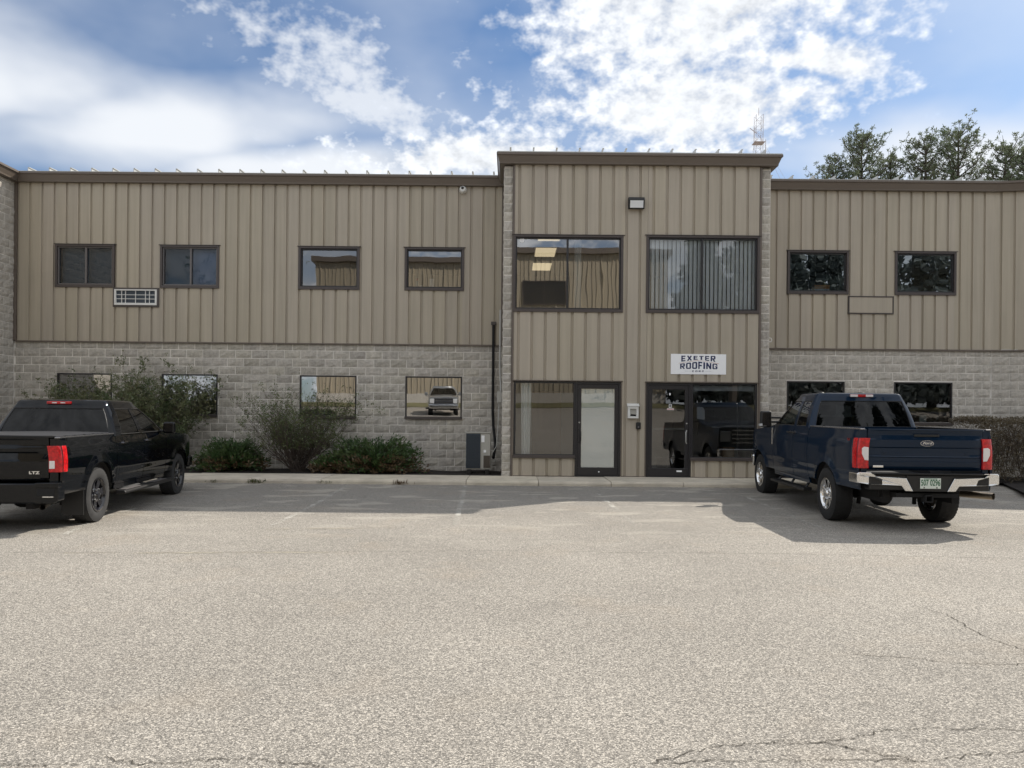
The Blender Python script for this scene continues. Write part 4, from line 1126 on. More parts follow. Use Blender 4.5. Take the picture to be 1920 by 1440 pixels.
def pickup(T, root):
    W, R_, L = T['W'], T['R'], T['L']
    PNT = T['paint']
    arches = [(T['axr'], R_), (T['axf'], R_)]
    Ra = R_ + T.get('arch', 0.085)
    belt, rail, sill = T['belt'], T['rail'], T['sill']
    prof = [(sill - 0.02, 0.945), (sill + 0.06, 0.972), (lerp(sill, belt, .3), 0.995), (lerp(sill, belt, .5), 1.0), (lerp(sill, belt, .68), 1.0), (lerp(sill, belt, .84), 0.985), (belt, 0.955), (belt + 0.06, 0.945)]
    def smooth(t):
        t = max(0.0, min(1.0, t)); return t * t * (3 - 2 * t)
    def hw(x, z):
        f = interp(prof, z)
        # character crease
        zc = lerp(sill, belt, 0.24)
        f -= 0.008 * math.exp(-((z - zc) / 0.03) ** 2)
        if x > L - 0.75: f *= 1 - 0.10 * ((x - (L - 0.75)) / 0.75) ** 2.2
        if x < 0.25: f *= 1 - 0.010 * ((0.25 - x) / 0.25) ** 2
        y = W * f
        for ax, az in arches:
            d = math.hypot(x - ax, z - az) - Ra
            if d < 0.13: y += 0.026 * smooth(1 - d / 0.13)
        return y
    def panel(name, xl, xr, zb, zt, side, nx=40, nz=22, m=PNT, parent=root, arch=True):
        bm = bmesh.new()
        g = []
        for i in range(nx + 1):
            row = []
            for j in range(nz + 1):
                t = j / nz
                x_ = lerp(xl(0.5) if False else xl(t), xr(t), i / nx)
                z_ = lerp(zb(x_), zt(x_), t)
                row.append(bm.verts.new((x_, 0, z_)))
            g.append(row)
        for i in range(nx):
            for j in range(nz):
                q = (g[i][j], g[i + 1][j], g[i + 1][j + 1], g[i][j + 1])
                c = (q[0].co + q[1].co + q[2].co + q[3].co) / 4
                if arch and any(math.hypot(c.x - ax, c.z - az) < Ra for ax, az in arches): continue
                bm.faces.new(q)
        for v in list(bm.verts):
            if not v.link_faces: bm.verts.remove(v); continue
        lip = set()
        cell = max((xr(0) - xl(0)) / nx, 0.05)
        for v in bm.verts:
            for ax, az in arches:
                d = math.hypot(v.co.x - ax, v.co.z - az)
                if v.is_boundary and (d < Ra + 0.004 or (len(v.link_faces) < 4 and d < Ra + cell * 1.1 and v.co.z > zb(v.co.x) + 0.01 and abs(v.co.x - xl(0)) > 0.03 and abs(v.co.x - xr(0)) > 0.03)):
                    v.co.x = ax + (v.co.x - ax) * Ra / max(d, 1e-6); v.co.z = az + (v.co.z - az) * Ra / max(d, 1e-6)
        for v in bm.verts:
            v.co.y = side * hw(v.co.x, v.co.z)
        be = [e for e in bm.edges if e.is_boundary]
        r = bmesh.ops.extrude_edge_only(bm, edges=be)
        for v in [e for e in r['geom'] if isinstance(e, bmesh.types.BMVert)]:
            v.co.y -= side * 0.03
        bmesh.ops.recalc_face_normals(bm, faces=bm.faces)
        cf = max(bm.faces, key=lambda f: f.calc_area())
        if cf.normal.y * side < 0: bmesh.ops.reverse_faces(bm, faces=bm.faces)
        me = bpy.data.meshes.new(name); bm.to_mesh(me); bm.free()
        return link(name, me, m, parent, smooth=True)
    K = lambda v: (lambda *_: v)
    gap = 0.006
    bedx, d0, d1, d2, d3 = T['bedx'], T['d0'], T['d1'], T['d2'], T['d3']
    ftop = lambda x: lerp(belt - 0.01, belt - T['hooddrop'], smooth((x - d3) / (L - d3)))
    tl0, tl1, tlw = T['tl_z0'], T['tl_z1'], T['tl_w']
    doors = []
    for s in (1, -1):
        panel('bed_side', K(0.012), K(bedx - gap), K(sill + 0.03), K(rail), s, 64, 26)
        panel('fender', lambda t: d3 + gap, K(L - 0.10), lambda x: sill + 0.02 + 0.06 * smooth((x - L + .7) / .6), ftop, s, 56, 26)
        if d1 is not None:
            a = panel('door', K(d0), K(d1 - gap), K(sill), K(belt), s, 24, 20)
            b = panel('door', K(d1 + gap), K(d3 - gap), K(sill), K(belt), s, 26, 20)
            doors += [(a, s, T['h0']), (b, s, T['h1'])]
            a['label'] = 'rear door'; b['label'] = 'front door'
        panel('rocker_panel', K(bedx), K(d3), K(sill - 0.07), K(sill - 0.006), s, 10, 3, arch=False)
        if d0 - bedx > 0.03: panel('cab_corner', K(bedx + gap), K(d0 - gap), K(sill), K(belt), s, 4, 18)
        # wheel wells
        for ax, az in arches:
            q = MB(); n = 18
            yo_, yi = s * (W - 0.02), s * (W - 0.42)
            vs_ = []; fs = []
            for k in range(n + 1):
                lo = math.asin(min(.9, (sill - .02 - az) / Ra)); t = lerp(lo, math.pi - lo, k / n)
                vs_ += [(ax + (Ra + .004) * math.cos(t), yo_, az + (Ra + .004) * math.sin(t)), (ax + (Ra + .004) * math.cos(t), yi, az + (Ra + .004) * math.sin(t))]
            fs = [(2 * k, 2 * k + 1, 2 * k + 3, 2 * k + 2) for k in range(n)] + [tuple(2 * k + 1 for k in range(n + 1))]
            q.add(vs_, fs).obj('wheel_well', 'underbody', root)
        for ax in (T['axr'], T['axf']):
            wheel(root, ax, s * (W - T['tw'] / 2 - 0.015), R_, T['tw'], s, T['rim'], R_ * T['rimf'], T['rimstyle'], T['tyre'])
    for (dob, s, hx) in doors:
        hz = belt - T['hdrop']; y = s * (hw(hx, hz))
        q = MB().tube([(hx - 0.085, y - s * .01, hz), (hx - 0.075, y + s * .028, hz + .004), (hx + 0.06, y + s * .030, hz + .006), (hx + 0.08, y - s * .01, hz + .004)], 0.014, 8)
        q.obj('handle', T['handle'], dob, smooth=True)
        MB().lathe([(0.0, 0.0), (0.03, 0.0), (0.034, 0.004), (0.034, -0.01)], 14, 'y', (hx - 0.01, y - s * .002, hz)).obj('handle_cup', 'black_plastic', dob)
    # ---- cab shell: stations run from the middle of the back, along the side, to the middle of the windscreen
    c0 = T['cab0']; lean = T['rearlean']
    wb = hw(c0 + 0.5, belt) - 0.004; wr = T['wr']
    zr = T['roof'] - 0.075
    at = T['a_top']; ab = T['a_bot']
    S = [((c0 - 0.015, 0), (c0 + lean - 0.02, 0), 'rear'), ((c0 - 0.012, .4), (c0 + lean - 0.015, .34), 'rear'), ((c0, wb - T['cp']), (c0 + lean, wr - T['cp'] * .7), 'body'),
         ((c0 + .015, wb - .05), (c0 + lean + .015, wr - .045), 'body'), ((c0 + .055, wb - .008), (c0 + lean + .055, wr - .008), 'body')]
    for (xb, xt, tg) in T['side']:
        S.append(((xb, wb), (xt, wr), tg))
    S += [((ab - .02, wb - .02), (at - .02, wr - .03), 'body'), ((ab + .06, wb - .09), (at + .04, wr - .10), 'front'), ((ab + .16, .4), (at + .10, .34), 'front'), ((ab + .19, 0), (at + .13, 0), None)]
    rows = [0.0, 0.05, 0.28, 0.5, 0.7, 0.87, 1.0]
    def pt(st, t):
        (xb, yb), (xt, yt), _ = st
        bul = 0.022 * 4 * t * (1 - t)
        edge = 0.0
        # roof line drops a little towards the windscreen and the back
        xx = lerp(xb, xt, t); yy = lerp(yb, yt, t)
        yy += bul if yb > 0.5 else 0
        return Vector((xx, yy, lerp(belt - 0.004, zr, t)))
    shell = MB(); glass_cells = {}
    P = [[pt(s_, t) for t in rows] for s_ in S]
    for sg_ in (1, -1):
        for i in range(len(S) - 1):
            for j in range(len(rows) - 1):
                q = [P[i][j], P[i + 1][j], P[i + 1][j + 1], P[i][j + 1]]
                q = [Vector((p.x, p.y * sg_, p.z)) for p in q]
                tg = S[i][2]
                if tg in ('rear', 'front', 'w1', 'w2') and 1 <= j <= 4:
                    key = tg if tg in ('rear', 'front') else tg + ('l' if sg_ > 0 else 'r')
                    glass_cells.setdefault(key, []).append(q)
                else:
                    shell.add(q, [(0, 1, 2, 3) if sg_ < 0 else (3, 2, 1, 0)])
    # roof crown
    cx = (c0 + lean + at) / 2
    ring = [P[i][-1] for i in range(len(S))]
    full = ring + [Vector((p.x, -p.y, p.z)) for p in ring[::-1][1:-1]]
    prev = full
    for sc_f, dz_ in ((0.985, 0.028), (0.955, 0.050), (0.88, 0.062), (0.7, 0.070), (0.4, 0.0745), (0.12, 0.0755)):
        cur = [Vector((cx + (p.x - cx) * (sc_f + (1 - sc_f) * 0.25 if sc_f > .8 else sc_f), p.y * sc_f, zr + dz_)) for p in full]
        n = len(full)
        shell.add(prev + cur, [(k, (k + 1) % n, n + (k + 1) % n, n + k) for k in range(n)])
        prev = cur
    shell.add(prev, [tuple(range(len(prev)))])
    # back wall below the window
    shell.box(c0 + 0.0, c0 + 0.03, -wb + .02, wb - .02, sill + 0.1, belt)
    me = shell.mesh('cab')
    bm = bmesh.new(); bm.from_mesh(me); bmesh.ops.remove_doubles(bm, verts=bm.verts, dist=0.0005); bmesh.ops.recalc_face_normals(bm, faces=bm.faces); bm.to_mesh(me); bm.free()
    cabo = link('cab', me, PNT, root, smooth=True)
    names = {'rear': 'rear_window', 'front': 'windscreen'}
    for key, cells in glass_cells.items():
        q = MB()
        for c in cells: q.add(c, [(0, 1, 2, 3)])
        me = q.mesh('pane'); bm = bmesh.new(); bm.from_mesh(me); bmesh.ops.remove_doubles(bm, verts=bm.verts, dist=0.0005)
        bmesh.ops.recalc_face_normals(bm, faces=bm.faces)
        cen = Vector((cx, 0, (belt + zr) / 2))
        if sum((f.calc_center_median() - cen).dot(f.normal) for f in bm.faces) < 0: bmesh.ops.reverse_faces(bm, faces=bm.faces)
        for v in bm.verts: v.co -= v.normal * 0.010
        # dark rubber edge: the outermost ring of the shell opening
        bm.to_mesh(me); bm.free()
        link(names.get(key, 'side_window'), me, 'car_glass' if key == 'rear' or (key[:2] == 'w1' and T['tint']) else 'car_glass_side', root, smooth='all')
        # seal strip round the opening
        bmq = bmesh.new(); bmq.from_mesh(me)
        be = [e for e in bmq.edges if e.is_boundary]
        loop = []
        if be:
            e0 = be[0]; v0 = e0.verts[0]; cur = e0.verts[1]; loop = [v0.co.copy(), cur.co.copy()]; used = {e0}
            while True:
                nx_ = [e for e in cur.link_edges if e.is_boundary and e not in used]
                if not nx_: break
                used.add(nx_[0]); cur = nx_[0].other_vert(cur); loop.append(cur.co.copy())
                if len(loop) > 300: break
        bmq.free()
        if len(loop) > 3:
            MB().tube(loop, 0.011, 5, cap=False).obj('window_seal', 'black_plastic', root, smooth=True)
    # ---- bed
    bw = hw(0.8, rail) - 0.055
    MB().box(0.05, bedx - 0.02, -bw, bw, sill + 0.15, sill + 0.18).obj('bed_floor', 'underbody', root)
    for s in (1, -1):
        MB().box(0.05, bedx - 0.02, min(s * bw, s * (bw + 0.015)), max(s * bw, s * (bw + 0.015)), sill + 0.18, rail - 0.012).obj('bed_wall', 'underbody', root)
        y0_, y1_ = sorted((s * (bw - 0.01), s * (hw(0.8, rail) + 0.004)))
        MB().box(0.0, bedx - 0.012, y0_, y1_, rail - 0.006, rail + 0.014).obj('bed_rail', T['railm'], root, bevel=0.006)
    MB().box(bedx - 0.02, bedx - 0.008, -bw, bw, sill + 0.15, rail - 0.002).obj('bed_front_wall', PNT, root)
    if T.get('tonneau'):
        tn = MB().grid(lambda a, b: (lerp(0.0, bedx - 0.03, a), lerp(-bw, bw, b), rail + 0.018 + 0.012 * math.sin(math.pi * b) + (0.004 if int(a * 24) % 4 == 0 else 0)), 24, 8)
        tn.obj('tonneau_cover', 'tonneau', root, smooth=True)
        MB().box(-0.012, 0.03, -bw + 0.02, bw - 0.02, rail + 0.004, rail + 0.03).obj('tonneau_bar', 'black_plastic', root, bevel=0.006)
    # ---- tailgate
    tgw = T['tgw']; tz0, tz1 = T['tg_z0'], rail + 0.008
    TP = T['tgprof']
    rows_ = sorted(set([tz0, tz1] + [p[0] for p in TP] + [lerp(tz0, tz1, k / 18) for k in range(19)]))
    nY = 24
    vs_ = []; fs = []
    for i in range(nY + 1):
        y = lerp(-tgw, tgw, i / nY)
        k = abs(2 * i / nY - 1)
        for z in rows_:
            vs_.append((interp(TP, z) * (1 - 0.55 * smooth((k - .86) / .14)) + 0.02 * k ** 4 - 0.012 * (1 - k * k), y, z))
    nr = len(rows_)
    fs = [(i * nr + j, i * nr + j + 1, (i + 1) * nr + j + 1, (i + 1) * nr + j) for i in range(nY) for j in range(nr - 1)]
    tg = MB().add(vs_, fs)
    tg.add([(0.055, -tgw, tz0), (0.055, tgw, tz0), (0.055, tgw, tz1), (0.055, -tgw, tz1)], [(0, 1, 2, 3)])
    tg.add([vs_[i * nr + nr - 1] for i in range(nY + 1)] + [(0.055, lerp(-tgw, tgw, i / nY), tz1) for i in range(nY + 1)], [(i, i + 1, nY + 2 + i, nY + 1 + i) for i in range(nY)])
    gate = tg.obj('tailgate', PNT, root, smooth=True, fix=False)
    if T['style'] == 'heavy':
        MB().box(-0.045, -0.02, -0.17, 0.17, rail - 0.095, rail - 0.062).obj('handle', 'black_plastic', gate, bevel=0.008)
        ez = rail - 0.185
        em = MB().lathe([(0.0, -0.052), (1.0, -0.052), (1.0, -0.03)], 40, 'x'); em.v = [(x, y * 0.083, z * 0.036 + ez) for x, y, z in em.v]
        em.obj('emblem', 'emblem_blue', gate, smooth=True)
        ri = MB().lathe([(1.0, -0.050), (1.02, -0.056), (1.08, -0.056), (1.10, -0.03)], 40, 'x'); ri.v = [(x, y * 0.083, z * 0.037 + ez) for x, y, z in ri.v]
        ri.obj('emblem_ring', 'chrome', gate, smooth=True)
        me = text_mesh('Ford', 0.058, 0.0, 0.0005, 0.35)
        link('emblem_script', xform(me, lambda c: Vector((-0.0545, -c.x * 1.1, ez + c.y * 0.8 + 0.002))), 'chrome', gate)
        me = text_mesh('SUPER DUTY', 0.10, 0.004, 0.003, 0.0, spacing=1.3)
        bx = max(v.co.x for v in me.vertices)
        link('embossed_lettering', xform(me, lambda c: Vector((-0.016 + c.z, -c.x / bx * 0.60, lerp(tz0, tz1, .415) + c.y * 0.62))), PNT, gate)
        MB().box(-0.03, -0.018, tgw - 0.20, tgw - 0.06, tz0 + 0.035, tz0 + 0.065).obj('badge', 'chrome', gate, bevel=0.003)
    else:
        MB().box(-0.042, -0.02, -0.13, 0.13, rail - 0.20, rail - 0.14).obj('handle', 'black_plastic', gate, bevel=0.01)
        em = MB().prism([(-0.11, -0.018), (-0.035, -0.018), (-0.03, -0.036), (0.03, -0.036), (0.035, -0.018), (0.11, -0.018), (0.105, 0.018), (0.035, 0.018), (0.03, 0.036), (-0.03, 0.036), (-0.035, 0.018), (-0.105, 0.018)], 'x', -0.045, -0.025)
        em.v = [(x, y, z + rail - 0.30) for x, y, z in em.v]
        em.obj('emblem', 'dark_chrome', gate, bevel=0.003)
        me = text_mesh('LTZ', 0.058, 0.002, 0.003, 0.0, spacing=1.1)
        link('lettering', xform(me, lambda c: Vector((-0.030 + c.z, -tgw + 0.155 - c.x * 1.15, tz0 + 0.095 + c.y * .8))), 'chrome', gate)
    # ---- tail lights wrap the corner
    for s in (1, -1):
        yo = hw(0.05, (tl0 + tl1) / 2)
        vs_ = []; fs = []
        pathp = [(T['tl_d'], lambda z: hw(T['tl_d'], z) + .004), (0.05, lambda z: hw(.05, z) + .009), (0.012, lambda z: hw(.02, z) - .004), (-0.012, lambda z: hw(.0, z) - .035), (-0.016, lambda z: hw(0, z) - tlw), (0.03, lambda z: hw(0, z) - tlw - .002)]
        nz = 8; np_ = len(pathp)
        for j in range(nz + 1):
            z = lerp(tl0, tl1, j / nz)
            for (x, fy) in pathp: vs_.append((x, s * fy(z), z))
        fs = [(j * np_ + k, j * np_ + k + 1, (j + 1) * np_ + k + 1, (j + 1) * np_ + k) for j in range(nz) for k in range(np_ - 1)]
        fs += [tuple(range(np_)), tuple(range(nz * np_, nz * np_ + np_))]
        tlight = MB().add(vs_, fs).obj('taillight', 'lens_red', root, smooth=True, bevel=0.004)
        MB().box(0.016, 0.07, *sorted((s * (tgw + .006), s * (hw(.03, rail) - .012))), sill + 0.12, rail - .004).obj('bed_pillar', PNT, root, bevel=0.006)
        rv = T['rev']
        y_in = hw(0, 0.9) - tlw + 0.008
        if T['style'] == 'heavy':
            pts = [(s * (y_in - 0.004), rv[0] - 0.005), (s * (y_in + rv[2] * .55), rv[0]), (s * (y_in + rv[2]), lerp(rv[0], rv[1], .45)), (s * (y_in + rv[2]), rv[1] - .02), (s * (y_in + rv[2] - .03), rv[1]), (s * (y_in - .004), rv[1] - .008)]
        else:
            pts = [(s * y_in, rv[0]), (s * (y_in + rv[2]), rv[0]), (s * (y_in + rv[2]), rv[1]), (s * y_in, rv[1])]
        MB().prism(pts, 'x', -0.024, -0.005).obj('reverse_lens', 'lens_white', tlight, bevel=0.004)
        MB().prism([(p[0] * 1.0, p[1]) for p in pts], 'x', -0.005, 0.0).obj('reverse_bezel', 'lens_red', tlight)
    # ---- third brake light
    zt3 = T['roof'] - 0.055
    x3 = c0 + lean - 0.03
    bl = MB().box(x3 - 0.012, x3 + 0.05, -T['cml'], T['cml'], zt3 - 0.022, zt3 + 0.018).obj('brake_light', 'lens_red', root, bevel=0.006)
    if T['style'] == 'heavy':
        for s in (1, -1):
            a, b = sorted((s * 0.065, s * T['cml']))
            MB().box(x3 - 0.016, x3 + 0.04, a, b, zt3 - 0.020, zt3 + 0.016).obj('cargo_lamp', 'lens_white', bl, bevel=0.004)
    else:
        for s in (1, -1):
            MB().box(x3 - 0.015, x3 + 0.03, s * .06 - .035, s * .06 + .035, zt3 - 0.012, zt3 + 0.006).obj('cargo_lamp', 'lens_white', bl, bevel=0.004)
    # ---- rear bumper
    if T['style'] == 'heavy':
        bp = MB().box(-0.13, 0.06, -0.80, 0.80, 0.60, 0.815); bp = bp.obj('rear_bumper', 'black_plastic', root, bevel=0.015)
        for s in (1, -1):
            pl_ = [(.95, .69), (.95, .80), (.935, .835), (.80, .84), (.755, .815), (.725, .79), (.32, .772), (.225, .588), (.335, .592), (.385, .662), (.82, .678)]
            ch = MB().prism([(s * a, b) for a, b in pl_], 'x', -0.165, -0.131); ch.v = [(x + 0.16 * max(0, abs(y) - .74) ** 2 * 12, y, z) for x, y, z in ch.v]
            ch.obj('chrome_end', 'chrome', bp, bevel=0.010, seg=3)
            a, b = sorted((s * 0.915, s * 0.955)); MB().box(-0.09, 0.20, a, b, 0.685, 0.825).obj('chrome_wrap', 'chrome', bp, bevel=0.015)
        MB().box(-0.17, -0.02, -0.78, 0.78, 0.817, 0.835).obj('step_pad', 'black_plastic', bp, bevel=0.006)
        cs = MB().prism([(-.32, .80), (-.225, .588), (.225, .588), (.32, .80)], 'x', -0.15, -0.131).obj('plate_recess', 'black_plastic', bp, bevel=0.004)
        pz, ph, pw = 0.70, 0.072, 0.138
        lp = MB().box(-0.163, -0.157, -pw, pw, pz - ph, pz + ph).obj('license_plate', 'plate_white', bp, bevel=0.003)
        me = text_mesh('507 0296', 0.115, 0.0, 0.0025)
        bx = max(v.co.x for v in me.vertices)
        link('plate_number', xform(me, lambda c: Vector((-0.1645, -c.x / bx * 0.128, pz + 0.006 + c.y * 0.98))), 'plate_green', lp)
        MB().box(-0.1645, -0.1635, -0.09, 0.09, pz + 0.058, pz + 0.066).obj('plate_print', 'plate_green', lp)
        for s in (1, -1):
            MB().lathe([(0.0, -0.167), (0.009, -0.166), (0.010, -0.16)], 8, 'x', (0, s * 0.085, pz - 0.058)).obj('plate_bolt', 'black_matte', lp)
    else:
        bp = MB().prism([(-tgw - .16, .43), (-tgw - .10, .40), (tgw + .10, .40), (tgw + .16, .43), (tgw + .16, .66), (-tgw - .16, .66)], 'x', -0.10, 0.10).obj('rear_bumper', 'paint_black', root, bevel=0.02)
        for s in (1, -1):
            a, b = sorted((s * (tgw - .11), s * (tgw + .165))); MB().box(-0.112, 0.0, a, b, 0.60, 0.668).obj('bumper_cap', 'paint_black', bp, bevel=0.012)
            a, b = sorted((s * (tgw - .09), s * (tgw + .12))); MB().box(-0.104, -0.099, a, b, 0.50, 0.592).obj('corner_step', 'black_matte', bp, bevel=0.002)
            a, b = sorted((s * (tgw - .02), s * (tgw + .11))); MB().box(-0.108, -0.10, a, b, 0.482, 0.494).obj('step_trim', 'chrome', bp)
        lp = MB().box(-0.112, -0.106, -.145, .145, .47, .62).obj('license_plate', 'plate_white', bp)
    # ---- underneath
    ud = MB().box(0.15, L - 0.5, -0.55, 0.55, sill - 0.08, sill + 0.16)
    ud.box(0.1, L - 0.3, -0.52, -0.42, sill - 0.16, sill + 0.02); ud.box(0.1, L - 0.3, 0.42, 0.52, sill - 0.16, sill + 0.02)
    ud.obj('chassis', 'underbody', root)
    ax = MB().tube([(T['axr'], -W + .2, R_), (T['axr'], W - .2, R_)], 0.045, 10)
    ax.lathe([(0.0, -0.20), (0.08, -0.17), (0.16, -0.07), (0.17, 0.03), (0.12, 0.13), (0.05, 0.2)], 18, 'x', (T['axr'], 0.08, R_ - .01))
    ax.obj('rear_axle', 'underbody', root, smooth=True)
    MB().tube([(T['axf'], -W + .2, R_), (T['axf'], W - .2, R_)], 0.05, 10).obj('front_axle', 'underbody', root, smooth=True)
    for s in (1, -1):
        sk = MB().tube([(T['axr'] - .02, s * .42, R_ - .14), (T['axr'] - .08, s * .40, R_ + .25)], 0.032, 8)
        sk.tube([(T['axr'] - .75, s * .46, sill), (T['axr'], s * .46, R_ - .04), (T['axr'] + .75, s * .46, sill)], 0.03, 6)
        sk.obj('suspension', 'underbody', root)
    MB().box(-0.08, 0.12, -0.42, 0.42, sill - 0.06, sill + 0.0).obj('hitch_bar', 'black_matte', root, bevel=0.006)
    frame_boxes(MB(), -0.05, 0.05, sill - 0.10, sill + 0.0, 0.018, 0, 1).obj('x', 'black_matte')
    bpy.data.objects.remove(bpy.data.objects['x'])
    hr = MB()
    for a, b, c, d in ((-.05, .05, -.03, .0), (-.05, .05, .0, 0), (0, 0, 0, 0)):
        pass
    hr.box(-0.14, 0.0, -0.052, 0.052, sill - 0.036, sill - 0.022); hr.box(-0.14, 0.0, -0.052, 0.052, sill - 0.122, sill - 0.108)
    hr.box(-0.14, 0.0, -0.052, -0.038, sill - 0.1079, sill - 0.0361); hr.box(-0.14, 0.0, 0.038, 0.052, sill - 0.1079, sill - 0.0361)
    hr.obj('hitch_receiver', 'black_matte', root)
    if T['style'] == 'heavy':
        ex = MB().tube([(1.6, -0.55, 0.52), (0.9, -0.60, 0.50), (0.45, -0.80, 0.50), (0.16, -1.02, 0.50)], 0.048, 14, cap=False)
        ex.tube([(0.45, -0.80, 0.50), (0.162, -1.018, 0.50)], 0.043, 14, cap=False)
        ex.obj('exhaust_pipe', 'exhaust', root, smooth=True)
    else:
        MB().tube([(1.5, -0.5, 0.42), (0.5, -0.55, 0.38), (0.10, -0.62, 0.33)], 0.035, 12, cap=False).obj('exhaust_pipe', 'steel_dirty', root, smooth=True)
        for s in (1, -1):
            a, b = sorted((s * (W - .30), s * (W - .02))); MB().box(T['axr'] - R_ - .09, T['axr'] - R_ - .075, a, b, 0.16, sill + .06).obj('mud_flap', 'black_plastic', root)
    # ---- running boards
    for s in (1, -1):
        yb = s * (W + (0.06 if T['style'] != 'heavy' else -0.02))
        if T['style'] == 'heavy':
            rbm = MB().prism([(yb - s * .09, 0.36), (yb + s * .05, 0.355), (yb + s * .05, 0.40), (yb - s * .09, 0.41)], 'x', d0 - .05, d3 + 0.02)
        else:
            rbm = MB().prism([(yb - s * .075, 0.335), (yb + s * .06, 0.33), (yb + s * .07, 0.355), (yb + s * .055, 0.38), (yb - s * .075, 0.385)], 'x', d0 - .12, d3 - 0.02)
        rbo = rbm.obj('running_board', 'black_plastic', root, bevel=0.008)
        for xx in (d0 + .15, (d0 + d3) / 2, d3 - .2): MB().tube([(xx, yb - s * .03, 0.36), (xx, s * (W - .15), sill - .05)], 0.022, 6).obj('bracket', 'black_plastic', rbo)
        if T['style'] != 'heavy':
            for xa in (d0 - .05, (d0 + d3) / 2 + .1):
                a, b = sorted((yb - s * .065, yb + s * .045)); MB().box(xa, xa + 0.62, a, b, 0.386, 0.394).obj('step_pad', 'frame_light', rbo, bevel=0.003)
    # ---- mirrors
    for s in (1, -1):
        mx, mz = T['mir']
        y0_ = s * (hw(mx, belt) - .01)
        mw, mh, arm = T['mirsize']
        mo = MB().box(-0.07, 0.07, -mw / 2, mw / 2, -mh / 2, mh / 2)
        mo.v = [(mx + x * (1 - .25 * (abs(z) / (mh / 2)) ** 2), y0_ + s * (arm + mw / 2) + y * (1 if z < 0 else .94), mz + z) for x, y, z in mo.v]
        mo = mo.obj('mirror', 'black_plastic' if T['style'] == 'heavy' else PNT, root, bevel=0.035, seg=4)
        MB().box(mx - 0.073, mx - 0.069, *sorted((y0_ + s * (arm + .03), y0_ + s * (arm + mw - .03))), mz - mh / 2 + .03, mz + mh / 2 - .03).obj('mirror_glass', 'dark_chrome', mo, bevel=0.001)
        q = MB()
        for dz_ in ((0.03, -0.05) if T['style'] == 'heavy' else (-mh * .3,)):
            q.tube([(mx, y0_ - s * .03, mz + dz_), (mx - .005, y0_ + s * (arm + .03), mz + dz_)], 0.022, 8)
        q.obj('mirror_arm', 'black_plastic', mo)
        if T['style'] == 'heavy':
            MB().box(mx - 0.06, mx + 0.078, *sorted((y0_ + s * (arm + mw * .45), y0_ + s * (arm + mw + .004))), mz - mh / 2 + .02, mz - mh / 2 + .07).obj('marker_lamp', 'lens_clear', mo, bevel=0.012)
            MB().box(d3 + .02, d3 + .04, *sorted((s * (hw(d3 + .03, belt - .25) - .01), s * (hw(d3 + .03, belt - .25) + .012))), belt - .36, belt - .05).obj('fender_vent', 'chrome', root, bevel=0.004)
    # ---- bright belt line along the side glass
    if T.get('brightbelt'):
        for s in (1, -1):
            MB().box(T['side'][0][0], T['side'][-1][0] + .02, *sorted((s * (wb - .004), s * (wb + .009))), belt + 0.004, belt + 0.016).obj('belt_moulding', 'dark_chrome', root)
            me = text_mesh('Z71', 0.075, 0.002, 0.003, 0.2)
            q = link('side_lettering', xform(me, lambda c: Vector((d3 - .18 + (c.x if s < 0 else -c.x), s * (hw(d3 - .18, sill + .33) + .004), sill + 0.33 + c.y))), 'chrome', root)
    else:
        for s in (1, -1):
            me = text_mesh('4x4', 0.07, 0.002, 0.002, 0.2)
            link('side_lettering', xform(me, lambda c: Vector((0.33 + (c.x if s < 0 else -c.x), s * (hw(.33, rail - .15) + .003), rail - 0.15 + c.y * .8))), 'red_ink', root)
    # ---- bonnet and nose
    nb = 12
    hx0 = ab + 0.12
    def hood(a, b):
        x = lerp(hx0, L - 0.14, a); k = 2 * b - 1
        yy = k * (hw(x, ftop(x)) - 0.002)
        z = ftop(x) + T['hoodup'] * (1 - abs(k) ** 3.0) * (1 - .55 * a ** 4)
        if a > .93: z -= (a - .93) * .5
        return (x, yy, z)
    MB().grid(hood, 20, 18).obj('hood', PNT, root, smooth='all', fix=True)
    MB().box(ab - 0.15, hx0 + 0.02, -wb + .05, wb - .05, belt - 0.25, belt - 0.02).obj('cowl', 'black_plastic', root)
    fz1 = ftop(L) + T['hoodup'] * .3
    MB().box(L - 0.16, L - 0.10, -W * .88, W * .88, sill + .05, fz1).obj('nose', PNT, root, bevel=0.02)
    gr = MB().box(L - 0.10, L - 0.085, -W * .58, W * .58, fz1 - .42, fz1 - .06).obj('grille', 'black_plastic', root)
    for k in range(4):
        MB().box(L - 0.085, L - 0.055, -W * .58, W * .58, fz1 - .40 + k * .1, fz1 - .365 + k * .1).obj('grille_bar', T['grillem'], gr, bevel=0.006)
    for s in (1, -1):
        MB().box(L - 0.17, L - 0.075, *sorted((s * W * .60, s * W * .885)), fz1 - .36, fz1 - .10).obj('headlight', 'lens_clear', root, bevel=0.02)
    fb = MB().box(L - 0.16, L + 0.04, -W * .95, W * .95, sill - .02, sill + .21).obj('front_bumper', T['bumpm'], root, bevel=0.04, seg=3)
    # ---- cabin interior
    for s in (1, -1):
        for sx in T['seats']:
            stt = MB().box(sx - .05, sx + .08, s * .40 - .25, s * .40 + .25, belt - .45, belt + .18).obj('seat', 'seat_fabric', root, bevel=0.05, seg=3)
            MB().box(sx - .05, sx + .05, s * .40 - .13, s * .40 + .13, belt + .20, belt + .38).obj('headrest', 'seat_fabric', stt, bevel=0.04, seg=3)
    MB().box(ab - .35, ab + .05, -wb + .1, wb - .1, belt - .3, belt + .02).obj('dashboard', 'black_plastic', root, bevel=0.03)
